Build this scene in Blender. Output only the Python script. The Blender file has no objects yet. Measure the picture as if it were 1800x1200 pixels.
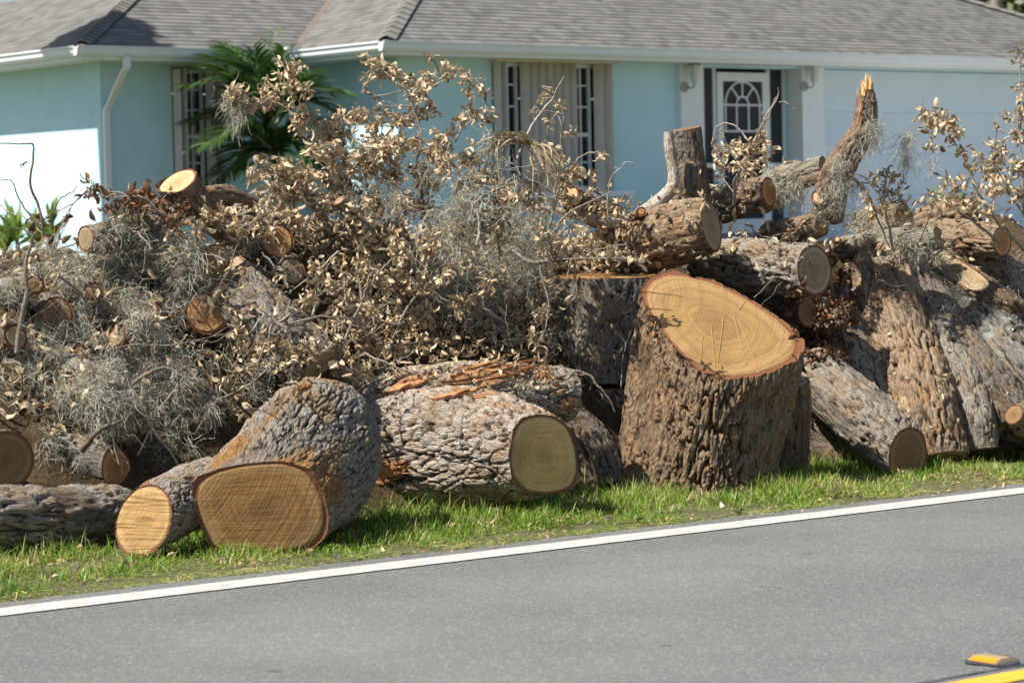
import bpy, math, random
import numpy as np
from mathutils import Matrix, Vector

# ------------------------------------------------------------------ camera, sky, sun, exposure
SC = bpy.context.scene
COL = SC.collection
FPX = 4733.0                      # focal length measured in pixels of an 1800 px wide frame
EYE = np.array([0.0, 0.0, 1.2])
PITCH = math.atan(222 / FPX)
ROLL = 0.021
_fw = np.array([0, math.cos(PITCH), -math.sin(PITCH)])
_up = np.array([0, math.sin(PITCH), math.cos(PITCH)])
_rt = np.array([1.0, 0, 0])
_c, _s = math.cos(ROLL), math.sin(ROLL)
cam_r = _c * _rt - _s * _up
cam_u = _s * _rt + _c * _up
cam_d = bpy.data.cameras.new('camera')
cam_d.sensor_fit = 'HORIZONTAL'; cam_d.sensor_width = 36.0
cam_d.lens = 36.0 * FPX / 1800.0
cam_d.clip_start = 0.1; cam_d.clip_end = 2000
cam_d.dof.use_dof = True; cam_d.dof.focus_distance = 11.2; cam_d.dof.aperture_fstop = 6.3
cam = bpy.data.objects.new('camera', cam_d); COL.objects.link(cam)
cam.matrix_world = Matrix(((cam_r[0], cam_u[0], -_fw[0], EYE[0]), (cam_r[1], cam_u[1], -_fw[1], EYE[1]),
                           (cam_r[2], cam_u[2], -_fw[2], EYE[2]), (0, 0, 0, 1)))
SC.camera = cam

SUN_EL = math.radians(53)
SUN_H = np.array([-0.895, -0.445, 0.0]); SUN_H /= np.linalg.norm(SUN_H)
SUN = SUN_H * math.cos(SUN_EL) + np.array([0, 0, math.sin(SUN_EL)])
world = bpy.data.worlds.new('World'); SC.world = world; world.use_nodes = True
wn = world.node_tree; wn.nodes.clear()
sky = wn.nodes.new('ShaderNodeTexSky'); sky.sky_type = 'NISHITA'; sky.sun_disc = False
sky.sun_elevation = SUN_EL
sky.sun_rotation = math.atan2(SUN_H[0], SUN_H[1])
bg = wn.nodes.new('ShaderNodeBackground'); bg.inputs['Strength'].default_value = 0.072
wo = wn.nodes.new('ShaderNodeOutputWorld')
wn.links.new(sky.outputs[0], bg.inputs[0]); wn.links.new(bg.outputs[0], wo.inputs[0])
sun_d = bpy.data.lights.new('sun', 'SUN'); sun_d.energy = 5.0; sun_d.angle = math.radians(0.55)
sun_d.color = (1.0, 0.94, 0.83)
sun_o = bpy.data.objects.new('sun', sun_d); COL.objects.link(sun_o)
sun_o.rotation_euler = Vector(SUN.tolist()).to_track_quat('Z', 'Y').to_euler()
sun_o.location = (-20, -6, 25)
SC.view_settings.view_transform = 'Standard'; SC.view_settings.look = 'None'
SC.view_settings.gamma = 1.0; SC.view_settings.exposure = 0.75
SC.view_settings.use_curve_mapping = False

# ------------------------------------------------------------------ geometry helpers
RNG = np.random.default_rng(7)
U = np.array([0.787, 0.617, 0.0]); U /= np.linalg.norm(U)     # along the road, away to the right
Nn = np.array([-U[1], U[0], 0.0])                             # across the road, towards the house
LINE0 = np.array([0.0, 9.53, 0.0])                            # a point on the white edge line

def pdir(px, py):
    dx, dy = px - 900.0, py - 600.0
    xu, yu = dx * _c - dy * _s, dx * _s + dy * _c
    d = _fw + _rt * (xu / FPX) - _up * (yu / FPX)
    return d / d[1]
def P(px, py, Y): return EYE + pdir(px, py) * Y
def G(px, py, z=0.0):
    d = pdir(px, py); return EYE + d * ((z - EYE[2]) / d[2])
def project(V):
    R = np.asarray(V) - EYE
    dep = R @ _fw
    return 900 + FPX * (R @ cam_r) / dep, 600 - FPX * (R @ cam_u) / dep
def un(V):
    R = np.asarray(V) - LINE0
    return R @ U, R @ Nn
def W(u, n, z): return LINE0 + U * u + Nn * n + np.array([0, 0, z])
def unit(v):
    v = np.asarray(v, float); return v / (np.linalg.norm(v, axis=-1, keepdims=True) + 1e-12)
def sstep(x, a, b):
    t = np.clip((x - a) / (b - a), 0, 1); return t * t * (3 - 2 * t)

def _hash(ix, iy, iz, seed):
    with np.errstate(over='ignore'):
        h = (ix.astype(np.int64) * 374761393 + iy.astype(np.int64) * 668265263 + iz.astype(np.int64) * 2147483647 + seed * 1274126177)
        h = (h ^ (h >> 13)) * 1274126177
        h = (h ^ (h >> 16)) * 2246822519
        h = h ^ (h >> 15)
    return (h & 0xFFFFFF).astype(np.float64) / 16777215.0
def vnoise(p, seed=0):
    p = np.asarray(p, float); i = np.floor(p).astype(np.int64); f = p - i; f = f * f * (3 - 2 * f)
    r = 0
    for a in (0, 1):
        for b in (0, 1):
            for c in (0, 1):
                w = (f[..., 0] if a else 1 - f[..., 0]) * (f[..., 1] if b else 1 - f[..., 1]) * (f[..., 2] if c else 1 - f[..., 2])
                r = r + w * _hash(i[..., 0] + a, i[..., 1] + b, i[..., 2] + c, seed)
    return r * 2 - 1
def fbm(p, oct=3, seed=0):
    r = 0; a = 0.5; p = np.asarray(p, float)
    for o in range(oct):
        r = r + a * vnoise(p, seed + o * 17); p = p * 2.03 + 11.3; a *= 0.5
    return r
def worley(p, seed=0):
    p = np.asarray(p, float); i = np.floor(p).astype(np.int64); f = p - i
    F1 = np.full(p.shape[:-1], 9.0); F2 = F1.copy()
    for a in (-1, 0, 1):
        for b in (-1, 0, 1):
            for c in (-1, 0, 1):
                X, Y, Z = i[..., 0] + a, i[..., 1] + b, i[..., 2] + c
                dx = a + _hash(X, Y, Z, seed) - f[..., 0]; dy = b + _hash(X, Y, Z, seed + 5) - f[..., 1]; dz = c + _hash(X, Y, Z, seed + 9) - f[..., 2]
                d = np.sqrt(dx * dx + dy * dy + dz * dz)
                F2 = np.minimum(F2, np.maximum(F1, d)); F1 = np.minimum(F1, d)
    return F1, F2

def make_mesh(name, V, quads=None, tris=None, attrs=None, smooth=True):
    me = bpy.data.meshes.new(name)
    V = np.ascontiguousarray(np.asarray(V, np.float32).reshape(-1, 3))
    q = np.zeros((0, 4), np.int32) if quads is None or len(quads) == 0 else np.asarray(quads, np.int32).reshape(-1, 4)
    t = np.zeros((0, 3), np.int32) if tris is None or len(tris) == 0 else np.asarray(tris, np.int32).reshape(-1, 3)
    me.vertices.add(len(V)); me.vertices.foreach_set('co', V.ravel())
    idx = np.concatenate([q.ravel(), t.ravel()]).astype(np.int32)
    me.loops.add(len(idx)); me.loops.foreach_set('vertex_index', idx)
    np_ = len(q) + len(t); me.polygons.add(np_)
    tot = np.concatenate([np.full(len(q), 4), np.full(len(t), 3)]).astype(np.int32)
    st = np.concatenate([[0], np.cumsum(tot)[:-1]]).astype(np.int32) if np_ else tot
    me.polygons.foreach_set('loop_start', st)
    try: me.polygons.foreach_set('loop_total', tot)
    except Exception: pass
    me.polygons.foreach_set('use_smooth', np.full(np_, smooth))
    for k, a in (attrs or {}).items():
        a = np.asarray(a, np.float32)
        if a.ndim == 1:
            at = me.attributes.new(k, 'FLOAT', 'POINT'); at.data.foreach_set('value', a.ravel())
        else:
            at = me.attributes.new(k, 'FLOAT_VECTOR', 'POINT'); at.data.foreach_set('vector', np.ascontiguousarray(a).ravel())
    me.update(calc_edges=True)
    return me

def link(name, me, mat=None, parent=None, loc=None, **props):
    o = bpy.data.objects.new(name, me); COL.objects.link(o)
    if mat is not None and me is not None and len(me.materials) == 0: me.materials.append(mat)
    if parent is not None: o.parent = parent
    if loc is not None: o.location = tuple(float(x) for x in loc)
    for k, v in props.items(): o[k] = v
    return o
def thing(name, label, cat, base, group=None):
    o = bpy.data.objects.new(name, None); COL.objects.link(o); o.empty_display_size = 0.05
    o.location = tuple(float(x) for x in base); o['label'] = label; o['category'] = cat
    if group: o['group'] = group
    return o
def tag(o, label, cat, group=None):
    o['label'] = label; o['category'] = cat
    if group: o['group'] = group
    return o

class MB:                         # collects boxes, prisms, tubes into one mesh
    def __init__(s): s.v = []; s.q = []; s.t = []; s.n = 0
    def add(s, V, quads=(), tris=()):
        V = np.asarray(V, float).reshape(-1, 3); b = s.n; s.v.append(V); s.n += len(V)
        if len(quads): s.q.append(np.asarray(quads) + b)
        if len(tris): s.t.append(np.asarray(tris) + b)
    def box(s, a, b, T=None):
        (x0, y0, z0), (x1, y1, z1) = a, b
        V = np.array([(x0, y0, z0), (x1, y0, z0), (x1, y1, z0), (x0, y1, z0), (x0, y0, z1), (x1, y0, z1), (x1, y1, z1), (x0, y1, z1)], float)
        if T is not None: V = np.array([T(*p) for p in V])
        s.add(V, [(0, 3, 2, 1), (4, 5, 6, 7), (0, 1, 5, 4), (1, 2, 6, 5), (2, 3, 7, 6), (3, 0, 4, 7)])
    def tube(s, C, R, seg=8, cap=True):
        C = np.asarray(C, float); R = np.broadcast_to(np.asarray(R, float), (len(C),))
        V, k = tube_grid(C, R, seg)
        K = len(C); i = np.arange(K - 1)[:, None] * seg; j = np.arange(seg)[None]; jn = (j + 1) % seg
        q = np.stack([i + j, i + jn, i + seg + jn, i + seg + j], -1).reshape(-1, 4)
        s.add(V.reshape(-1, 3), q)
        if cap:
            for e in (0, K - 1):
                ring = V[e]; s.add(np.vstack([ring, C[e][None]]), (), [(a, (a + 1) % seg, seg) for a in range(seg)])
    def mesh(s, name, base=(0, 0, 0), smooth=False, attrs=None):
        V = np.vstack(s.v) - np.asarray(base)
        return make_mesh(name, V, np.vstack(s.q) if s.q else None, np.vstack(s.t) if s.t else None, attrs, smooth)

def frames(C):
    C = np.asarray(C, float); T = np.gradient(C, axis=0); T = unit(T)
    a = np.array([0, 0, 1.0]) if abs(T[0][2]) < 0.9 else np.array([1.0, 0, 0])
    e1 = unit(np.cross(T[0], a)); E1 = [e1]
    for k in range(1, len(C)):
        e = E1[-1] - T[k] * np.dot(E1[-1], T[k]); E1.append(unit(e))
    E1 = np.array(E1); return T, E1, np.cross(T, E1)
def tube_grid(C, R, seg):
    T, E1, E2 = frames(C); th = np.linspace(0, 2 * np.pi, seg, endpoint=False)
    R = np.asarray(R)[:, None, None]
    return C[:, None] + R * (np.cos(th)[None, :, None] * E1[:, None] + np.sin(th)[None, :, None] * E2[:, None]), T
def spline(pts, m):
    p = np.asarray(pts, float)
    if len(p) == 2: return p[0] + (p[1] - p[0]) * np.linspace(0, 1, m)[:, None]
    e = np.vstack([2 * p[0] - p[1], p, 2 * p[-1] - p[-2]])
    t = np.linspace(0, len(p) - 1, m); i = np.minimum(t.astype(int), len(p) - 2); f = (t - i)[:, None]
    a, b, c, d = e[i], e[i + 1], e[i + 2], e[i + 3]
    return 0.5 * ((2 * b) + (c - a) * f + (2 * a - 5 * b + 4 * c - d) * f ** 2 + (3 * b - a - 3 * c + d) * f ** 3)
def wiggle(pts, m, amp, seed):
    C = spline(pts, m); L = np.linspace(0, 1, m)
    q = np.stack([L * 5 + seed * 3.1, L * 0 + seed * 1.7, L * 0], -1)
    off = np.stack([fbm(q, 3, seed + k * 31) for k in range(3)], -1)
    return C + off * amp * np.minimum(1, L * 5)[:, None]

# ------------------------------------------------------------------ node helpers
def new_mat(name):
    m = bpy.data.materials.new(name); m.use_nodes = True; nt = m.node_tree; nt.nodes.clear()
    out = nt.nodes.new('ShaderNodeOutputMaterial'); b = nt.nodes.new('ShaderNodeBsdfPrincipled')
    nt.links.new(b.outputs[0], out.inputs[0]); return m, nt, b
def nd(nt, typ, ins=None, **props):
    n = nt.nodes.new('ShaderNode' + typ)
    for k, v in props.items(): setattr(n, k, v)
    for k, v in (ins or {}).items():
        s = n.inputs[k]
        if isinstance(v, bpy.types.NodeSocket): nt.links.new(v, s)
        else: s.default_value = v
    return n
def setin(nt, node, key, v):
    if isinstance(v, bpy.types.NodeSocket): nt.links.new(v, node.inputs[key])
    else: node.inputs[key].default_value = v
def c4(c): return (c[0], c[1], c[2], 1.0)
def mix(nt, f, a, b, typ='MIX'):
    n = nt.nodes.new('ShaderNodeMix'); n.data_type = 'RGBA'; n.blend_type = typ
    def put(s, v):
        if isinstance(v, bpy.types.NodeSocket): nt.links.new(v, s)
        elif isinstance(v, (tuple, list)): s.default_value = c4(v)
        else: s.default_value = v
    put(n.inputs[0], f); put(n.inputs[6], a); put(n.inputs[7], b); return n.outputs[2]
def ramp(nt, f, stops):
    n = nt.nodes.new('ShaderNodeValToRGB'); nt.links.new(f, n.inputs[0]); e = n.color_ramp.elements
    while len(e) < len(stops): e.new(0.5)
    for k, (p, c) in enumerate(stops):
        e[k].position = p; e[k].color = c4(c) if isinstance(c, (tuple, list)) else (c, c, c, 1)
    return n.outputs[0]
def noise(nt, vec, scale, detail=3, rough=0.55, dist=0.0):
    n = nd(nt, 'TexNoise', {'Scale': scale, 'Detail': detail, 'Roughness': rough, 'Distortion': dist})
    if vec is not None: nt.links.new(vec, n.inputs['Vector'])
    return n.outputs[0]
def mapr(nt, f, a, b, c=0.0, d=1.0):
    n = nd(nt, 'MapRange', {'From Min': a, 'From Max': b, 'To Min': c, 'To Max': d}); nt.links.new(f, n.inputs[0]); return n.outputs[0]
def math_(nt, op, a, b=0.0):
    n = nt.nodes.new('ShaderNodeMath'); n.operation = op; setin(nt, n, 0, a); setin(nt, n, 1, b); return n.outputs[0]
def attr(nt, name, fac=False):
    n = nt.nodes.new('ShaderNodeAttribute'); n.attribute_name = name; return n.outputs['Fac' if fac else 'Vector']
def bump(nt, b, h, strength, dist):
    n = nd(nt, 'Bump', {'Strength': strength, 'Distance': dist}); nt.links.new(h, n.inputs['Height']); nt.links.new(n.outputs[0], b.inputs['Normal'])
def objrand(nt):
    return nt.nodes.new('ShaderNodeObjectInfo').outputs['Random']
def coords(nt, kind='Object'):
    return nt.nodes.new('ShaderNodeTexCoord').outputs[kind]
def vadd(nt, v, r, k=37.0):
    n = nt.nodes.new('ShaderNodeVectorMath'); n.operation = 'ADD'; nt.links.new(v, n.inputs[0])
    m = nt.nodes.new('ShaderNodeVectorMath'); m.operation = 'SCALE'; m.inputs[0].default_value = (1, 0.7, 0.4)
    nt.links.new(r, m.inputs['Scale'])
    s = nt.nodes.new('ShaderNodeVectorMath'); s.operation = 'SCALE'; nt.links.new(m.outputs[0], s.inputs[0]); s.inputs['Scale'].default_value = k
    nt.links.new(s.outputs[0], n.inputs[1]); return n.outputs[0]

def plain(name, col, rough=0.6, var=0.12, scale=8.0, kind='Object', spec=0.4):
    m, nt, b = new_mat(name); v = coords(nt, kind)
    f = noise(nt, v, scale, 4)
    c = mix(nt, mapr(nt, f, 0.3, 0.7), tuple(x * (1 - var) for x in col), tuple(min(1, x * (1 + var)) for x in col))
    setin(nt, b, 'Base Color', c); b.inputs['Roughness'].default_value = rough; b.inputs['Specular IOR Level'].default_value = spec
    return m

def bark_mat(name, plate, fissure, patch=None, patch_amt=0.5, lichen=None, lichen_amt=0.6, warm=(0.30, 0.205, 0.115)):
    m, nt, b = new_mat(name)
    lc = vadd(nt, attr(nt, 'lc'), objrand(nt)); h = attr(nt, 'bh', True)
    n1 = noise(nt, lc, 7, 5); n2 = noise(nt, lc, 60, 4, 0.65)
    pl = mix(nt, mapr(nt, n1, 0.35, 0.7), plate, tuple(x * 0.62 for x in plate))
    pl = mix(nt, mapr(nt, n2, 0.35, 0.72), pl, tuple(min(1, x * 1.45) for x in plate))
    pl = mix(nt, mapr(nt, noise(nt, lc, 11, 6, 0.65), 0.46, 0.62, 0, 0.75), pl, warm)
    c = mix(nt, mapr(nt, h, 0.05, 0.55), fissure, pl)
    if patch is not None:
        pf = mapr(nt, noise(nt, lc, 3.2, 5, 0.65), patch_amt, patch_amt + 0.09)
        c = mix(nt, pf, c, mix(nt, mapr(nt, n2, 0.3, 0.7), patch, tuple(x * 0.6 for x in patch)))
    if lichen is not None:
        lf = mapr(nt, noise(nt, lc, 9, 6, 0.7), lichen_amt, lichen_amt + 0.07)
        c = mix(nt, lf, c, mix(nt, n2, lichen, tuple(x * 0.75 for x in lichen)))
    setin(nt, b, 'Base Color', c); b.inputs['Roughness'].default_value = 0.9; b.inputs['Specular IOR Level'].default_value = 0.15
    mp = nd(nt, 'Mapping', {'Scale': (1, 1, 0.17)}); nt.links.new(lc, mp.inputs[0])
    v = nd(nt, 'TexVoronoi', {'Scale': 75.0}, feature='DISTANCE_TO_EDGE'); nt.links.new(mp.outputs[0], v.inputs['Vector'])
    wv = nd(nt, 'VectorMath', operation='ADD'); nt.links.new(mp.outputs[0], wv.inputs[0])
    nw_ = nd(nt, 'TexNoise', {'Scale': 22.0, 'Detail': 3.0}); nt.links.new(mp.outputs[0], nw_.inputs['Vector'])
    ns_ = nd(nt, 'VectorMath', {'Scale': 0.035}, operation='SCALE'); nt.links.new(nw_.outputs['Color'], ns_.inputs[0]); nt.links.new(ns_.outputs[0], wv.inputs[1])
    nt.links.new(wv.outputs[0], v.inputs['Vector'])
    n3 = noise(nt, mp.outputs[0], 50, 7, 0.70)
    ck_ = mapr(nt, v.outputs['Distance'], 0.0, 0.10, 0, 1)
    hh = math_(nt, 'ADD', math_(nt, 'MULTIPLY', ck_, 0.30), math_(nt, 'MULTIPLY', n3, 1.7))
    bump(nt, b, hh, 1.0, 0.014)
    return m

def wood_mat(name, heart, sap, rim=(0.13, 0.055, 0.026), streak=0.5, dirty=0.3, crack=0.5, grain=0.0):
    m, nt, b = new_mat(name)
    r = objrand(nt); rc = vadd(nt, attr(nt, 'rc'), r, 11.0); rc0 = attr(nt, 'rc'); rn = attr(nt, 'rn', True)
    wob = math_(nt, 'ADD', math_(nt, 'MULTIPLY', noise(nt, rc, 4, 2), 0.22), math_(nt, 'MULTIPLY', noise(nt, rc, 22, 3), 0.035))
    rr = math_(nt, 'ADD', rn, wob)
    cx = nd(nt, 'CombineXYZ', {'X': math_(nt, 'MULTIPLY', rr, 22.0), 'Y': r, 'Z': 0.0})
    rings = noise(nt, cx.outputs[0], 1.0, 3, 0.7)
    c = mix(nt, mapr(nt, rr, 0.80, 1.0), heart, sap)
    c = mix(nt, mapr(nt, rr, 0.18, 0.55, 0.6, 0), c, tuple(x * 0.5 for x in heart))
    c = mix(nt, mapr(nt, rings, 0.40, 0.60, 0.0, streak), c, tuple(x * 0.52 for x in heart))
    mp = nd(nt, 'Mapping', {'Scale': (4, 60, 4), 'Rotation': (0, 0, 1.2)}); nt.links.new(rc, mp.inputs[0])
    saw = noise(nt, mp.outputs[0], 1.0, 3, 0.6)
    c = mix(nt, mapr(nt, saw, 0.45, 0.7, 0, 0.16), c, tuple(min(1, x * 1.35) for x in sap))
    if grain:
        mg = nd(nt, 'Mapping', {'Scale': (5, 130, 5), 'Rotation': (0, 0, 2.0)}); nt.links.new(rc, mg.inputs[0])
        c = mix(nt, mapr(nt, noise(nt, mg.outputs[0], 1.0, 4, 0.65), 0.50, 0.60, 0, grain), c, (0.15, 0.075, 0.028))
    dv = nd(nt, 'VectorMath', operation='DISTANCE'); nt.links.new(rc0, dv.inputs[0]); dv.inputs[1].default_value = (0.55, -0.35, 0)
    da = nd(nt, 'CombineXYZ', {'X': math_(nt, 'MULTIPLY', dv.outputs['Value'], 95.0), 'Y': math_(nt, 'MULTIPLY', noise(nt, rc, 3, 2), 3.0), 'Z': r})
    arc = noise(nt, da.outputs[0], 1.0, 2, 0.6)
    c = mix(nt, mapr(nt, arc, 0.5, 0.68, 0, 0.38), c, tuple(x * 0.6 for x in heart))
    st = noise(nt, rc, 5, 5, 0.6)
    c = mix(nt, mapr(nt, st, 0.5, 0.7, 0, dirty), c, (0.17, 0.10, 0.045))
    # radial checks
    ang = nd(nt, 'SeparateXYZ'); nt.links.new(rc0, ang.inputs[0])
    a = math_(nt, 'ARCTAN2', ang.outputs[1], ang.outputs[0])
    cc = nd(nt, 'CombineXYZ', {'X': math_(nt, 'MULTIPLY', a, 5.0), 'Y': math_(nt, 'MULTIPLY', rn, 1.2), 'Z': math_(nt, 'MULTIPLY', r, 30.0)})
    ck = noise(nt, cc.outputs[0], 1.0, 3, 0.6)
    ckm = math_(nt, 'MULTIPLY', mapr(nt, ck, 0.66, 0.69, 0, crack), mapr(nt, rn, 0.15, 0.4))
    c = mix(nt, ckm, c, (0.10, 0.055, 0.025))
    ef = mapr(nt, math_(nt, 'ADD', rn, math_(nt, 'MULTIPLY', noise(nt, rc, 30, 3), 0.05)), 0.955, 0.975)
    c = mix(nt, ef, c, mix(nt, noise(nt, rc, 70, 3), rim, tuple(x * 1.9 for x in rim)))
    c = mix(nt, math_(nt, 'MULTIPLY', mapr(nt, noise(nt, rc, 90, 5, 0.75), 0.52, 0.75), 0.35), c, (0.14, 0.08, 0.035))
    setin(nt, b, 'Base Color', c); b.inputs['Roughness'].default_value = 0.8; b.inputs['Specular IOR Level'].default_value = 0.2
    bump(nt, b, math_(nt, 'SUBTRACT', math_(nt, 'ADD', math_(nt, 'ADD', saw, arc), math_(nt, 'MULTIPLY', rings, 0.3)), math_(nt, 'MULTIPLY', ckm, 0.6)), 0.5, 0.004)
    return m
# ------------------------------------------------------------------ ground, road, markings
def asphalt():
    m, nt, b = new_mat('asphalt'); v = coords(nt, 'Object')
    big = noise(nt, v, 0.9, 4); f = noise(nt, v, 130, 4, 0.75); g = noise(nt, v, 45, 3, 0.6)
    mp = nd(nt, 'Mapping', {'Rotation': (0, 0, -math.atan2(U[1], U[0])), 'Scale': (0.25, 2.2, 1)}); nt.links.new(v, mp.inputs[0])
    lane = noise(nt, mp.outputs[0], 1.0, 4, 0.6)
    c = mix(nt, mapr(nt, f, 0.32, 0.68), (0.078, 0.081, 0.080), (0.176, 0.181, 0.177))
    c = mix(nt, mapr(nt, g, 0.55, 0.75, 0, 0.5), c, (0.17, 0.172, 0.172))
    c = mix(nt, mapr(nt, lane, 0.35, 0.65, 0, 0.6), c, (0.115, 0.118, 0.117))
    c = mix(nt, mapr(nt, big, 0.4, 0.7, 0, 0.3), c, (0.245, 0.247, 0.238))
    vo = nd(nt, 'TexVoronoi', {'Scale': 150.0}); nt.links.new(v, vo.inputs['Vector'])
    sep = nd(nt, 'SeparateColor'); nt.links.new(vo.outputs['Color'], sep.inputs[0])
    chip = mapr(nt, sep.outputs[0], 0.88, 0.93, 0, 0.26)
    c = mix(nt, chip, c, (0.52, 0.50, 0.47))
    sp = nd(nt, 'TexVoronoi', {'Scale': 2.1, 'Randomness': 1.0}); nt.links.new(v, sp.inputs['Vector'])
    c = mix(nt, mapr(nt, sp.outputs['Distance'], 0.03, 0.06, 0.6, 0), c, (0.06, 0.06, 0.06))
    setin(nt, b, 'Base Color', c); b.inputs['Roughness'].default_value = 0.85; b.inputs['Specular IOR Level'].default_value = 0.3
    bump(nt, b, math_(nt, 'ADD', f, math_(nt, 'MULTIPLY', vo.outputs['Distance'], 0.6)), 0.45, 0.003)
    return m
M_ASPH = asphalt()
def paint(name, col, wear):
    m, nt, b = new_mat(name); v = coords(nt, 'Object')
    f = noise(nt, v, 90, 4, 0.7); g = noise(nt, v, 12, 4)
    c = mix(nt, mapr(nt, g, 0.3, 0.7), col, tuple(x * 0.85 for x in col))
    c = mix(nt, mapr(nt, math_(nt, 'ADD', f, math_(nt, 'MULTIPLY', math_(nt, 'SUBTRACT', g, 0.5), 0.5)), 0.58, 0.70, 0, wear), c, (0.25, 0.25, 0.24))
    setin(nt, b, 'Base Color', c); b.inputs['Roughness'].default_value = 0.7
    bump(nt, b, f, 0.5, 0.003); return m
M_WHITE_LINE = paint('white_road_paint', (0.48, 0.48, 0.46), 0.75)
M_YELLOW_LINE = paint('yellow_road_paint', (0.72, 0.42, 0.03), 0.35)
def soil():
    m, nt, b = new_mat('grassy_soil'); v = coords(nt, 'Object')
    f = noise(nt, v, 30, 5, 0.7); g = noise(nt, v, 1.2, 4)
    c = mix(nt, mapr(nt, f, 0.35, 0.65), (0.075, 0.08, 0.03), (0.135, 0.13, 0.055))
    c = mix(nt, mapr(nt, g, 0.5, 0.7, 0, 0.5), c, (0.14, 0.11, 0.06))
    setin(nt, b, 'Base Color', c); b.inputs['Roughness'].default_value = 0.95
    bump(nt, b, f, 1.0, 0.02); return m
M_SOIL = soil()

def ground_z(n):
    return 0.72 * sstep(n, 7.0, 22.0) - 0.012 + 0.02 * sstep(n, 0.2, 0.8)
us = np.concatenate([[-420, -200, -90, -40, -20], np.linspace(-9, 14, 60), [24, 40, 90, 200, 420]])
ns = np.concatenate([[-300, -60, -8, -4, -0.5, 0.1], np.linspace(0.3, 5, 24), [7, 10, 14, 18, 22, 30, 45, 80, 200, 420]])
UU, NN_ = np.meshgrid(us, ns, indexing='ij')
ZZ = ground_z(NN_) + np.where((NN_ > 0.25) & (NN_ < 5.5), 0.012 * vnoise(np.stack([UU * 3, NN_ * 3, UU * 0], -1), 3), 0)
VV = LINE0 + UU[..., None] * U + NN_[..., None] * Nn; VV[..., 2] = ZZ
a, bb = UU.shape; ii = np.arange(a - 1)[:, None] * bb + np.arange(bb - 1)[None]
quads = np.stack([ii, ii + bb, ii + bb + 1, ii + 1], -1).reshape(-1, 4)
link('ground', make_mesh('ground', VV.reshape(-1, 3), quads), M_SOIL, kind='structure')

# road sheet with a ragged grass-side edge
eu = np.linspace(-7, 12, 500); eu = np.concatenate([[-300, -60], eu, [60, 300]])
en = 0.205 + 0.022 * fbm(np.stack([eu * 4, eu * 0, eu * 0], -1), 4, 5) + 0.012 * vnoise(np.stack([eu * 25, eu * 0, eu * 0], -1), 8)
rv = np.vstack([np.array([W(u, -7.2, 0.006) for u in eu]), np.array([W(u, n, 0.006) for u, n in zip(eu, en)])])
k = len(eu); i = np.arange(k - 1)
link('road', make_mesh('road', rv, np.stack([i, i + 1, i + k + 1, i + k], -1)), M_ASPH, kind='structure')
def strip(name, n0, n1, z, mat, jag=0.0):
    uu = np.concatenate([[-300, -60], np.linspace(-7, 12, 420), [60, 300]])
    j = lambda s: jag * vnoise(np.stack([uu * 22, uu * 0, uu * 0], -1), s)
    A = np.array([W(u, n0 + d, z) for u, d in zip(uu, j(1))]); B = np.array([W(u, n1 + d, z) for u, d in zip(uu, j(2))])
    k = len(uu); i = np.arange(k - 1)
    return link(name, make_mesh(name, np.vstack([A, B]), np.stack([i, i + 1, i + k + 1, i + k], -1)), mat, kind='structure')
strip('white_edge_line', -0.078, 0.078, 0.010, M_WHITE_LINE, 0.003)
YN = un(G(1720, 1183))[1]
yb = un(G(1720, 1196))[1]
strip('yellow_centre_line', yb - 0.10, yb, 0.010, M_YELLOW_LINE, 0.002)
strip('yellow_centre_line', yb - 0.30, yb - 0.20, 0.010, M_YELLOW_LINE, 0.002)
# thin tar seam beside the centre line
M_TAR = plain('black_bitumen', (0.05, 0.05, 0.055), 0.45)
strip('tar_seam', yb + 0.045, yb + 0.057, 0.0095, M_TAR, 0.004)

# raised pavement marker on its pad of adhesive
mk = G(1746, 1168); mu, mn = un(mk)
T = lambda u, n, z: W(mu + u, mn + n, z)
mark = thing('road_reflector', 'amber raised reflector stud on the asphalt beside the yellow line', 'road reflector', T(0, 0, 0.01))
base = T(0, 0, 0.01)
mb = MB()
lo, hi = 0.050, 0.020
V = [T(-lo, -0.05, 0.012), T(lo, -0.05, 0.012), T(lo, 0.05, 0.012), T(-lo, 0.05, 0.012),
     T(-hi, -0.045, 0.024), T(hi, -0.045, 0.024), T(hi, 0.045, 0.024), T(-hi, 0.045, 0.024)]
mb.add(V, [(0, 3, 2, 1), (4, 5, 6, 7), (0, 1, 5, 4), (1, 2, 6, 5), (2, 3, 7, 6), (3, 0, 4, 7)])
link('body', mb.mesh('body', base), plain('marker_plastic', (0.30, 0.25, 0.15), 0.6), mark)
for s in (-1, 1):
    f = lambda t, w: T(s * (lo + (hi - lo) * t), w, 0.012 + 0.012 * t) + s * -U * -0.0015 + np.array([0, 0, 0.0015])
    m2 = MB(); m2.add([f(0.10, -0.044), f(0.10, 0.044), f(0.92, 0.041), f(0.92, -0.041)], [(0, 1, 2, 3) if s > 0 else (3, 2, 1, 0)])
    lm, nt, b = new_mat('amber_lens'); b.inputs['Base Color'].default_value = (0.85, 0.26, 0.01, 1); b.inputs['Roughness'].default_value = 0.2
    link('reflector_lens', m2.mesh('reflector_lens', base), lm, mark)
th = np.linspace(0, 2 * np.pi, 28, endpoint=False)
rr = 1 + 0.10 * np.sin(th * 3 + 1) + 0.06 * np.sin(th * 5)
pad = np.array([T(0.072 * r * np.cos(a), 0.072 * r * np.sin(a), 0.0105) for a, r in zip(th, rr)] + [T(0.067 * r * np.cos(a), 0.066 * r * np.sin(a), 0.0135) for a, r in zip(th, rr)])
i = np.arange(28); pq = np.stack([i, (i + 1) % 28, 28 + (i + 1) % 28, 28 + i], -1)
ptri = [(28, 28 + a, 28 + a + 1) for a in range(1, 27)]
link('adhesive_pad', make_mesh('adhesive_pad', pad - base, pq, ptri), M_TAR, mark)
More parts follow.
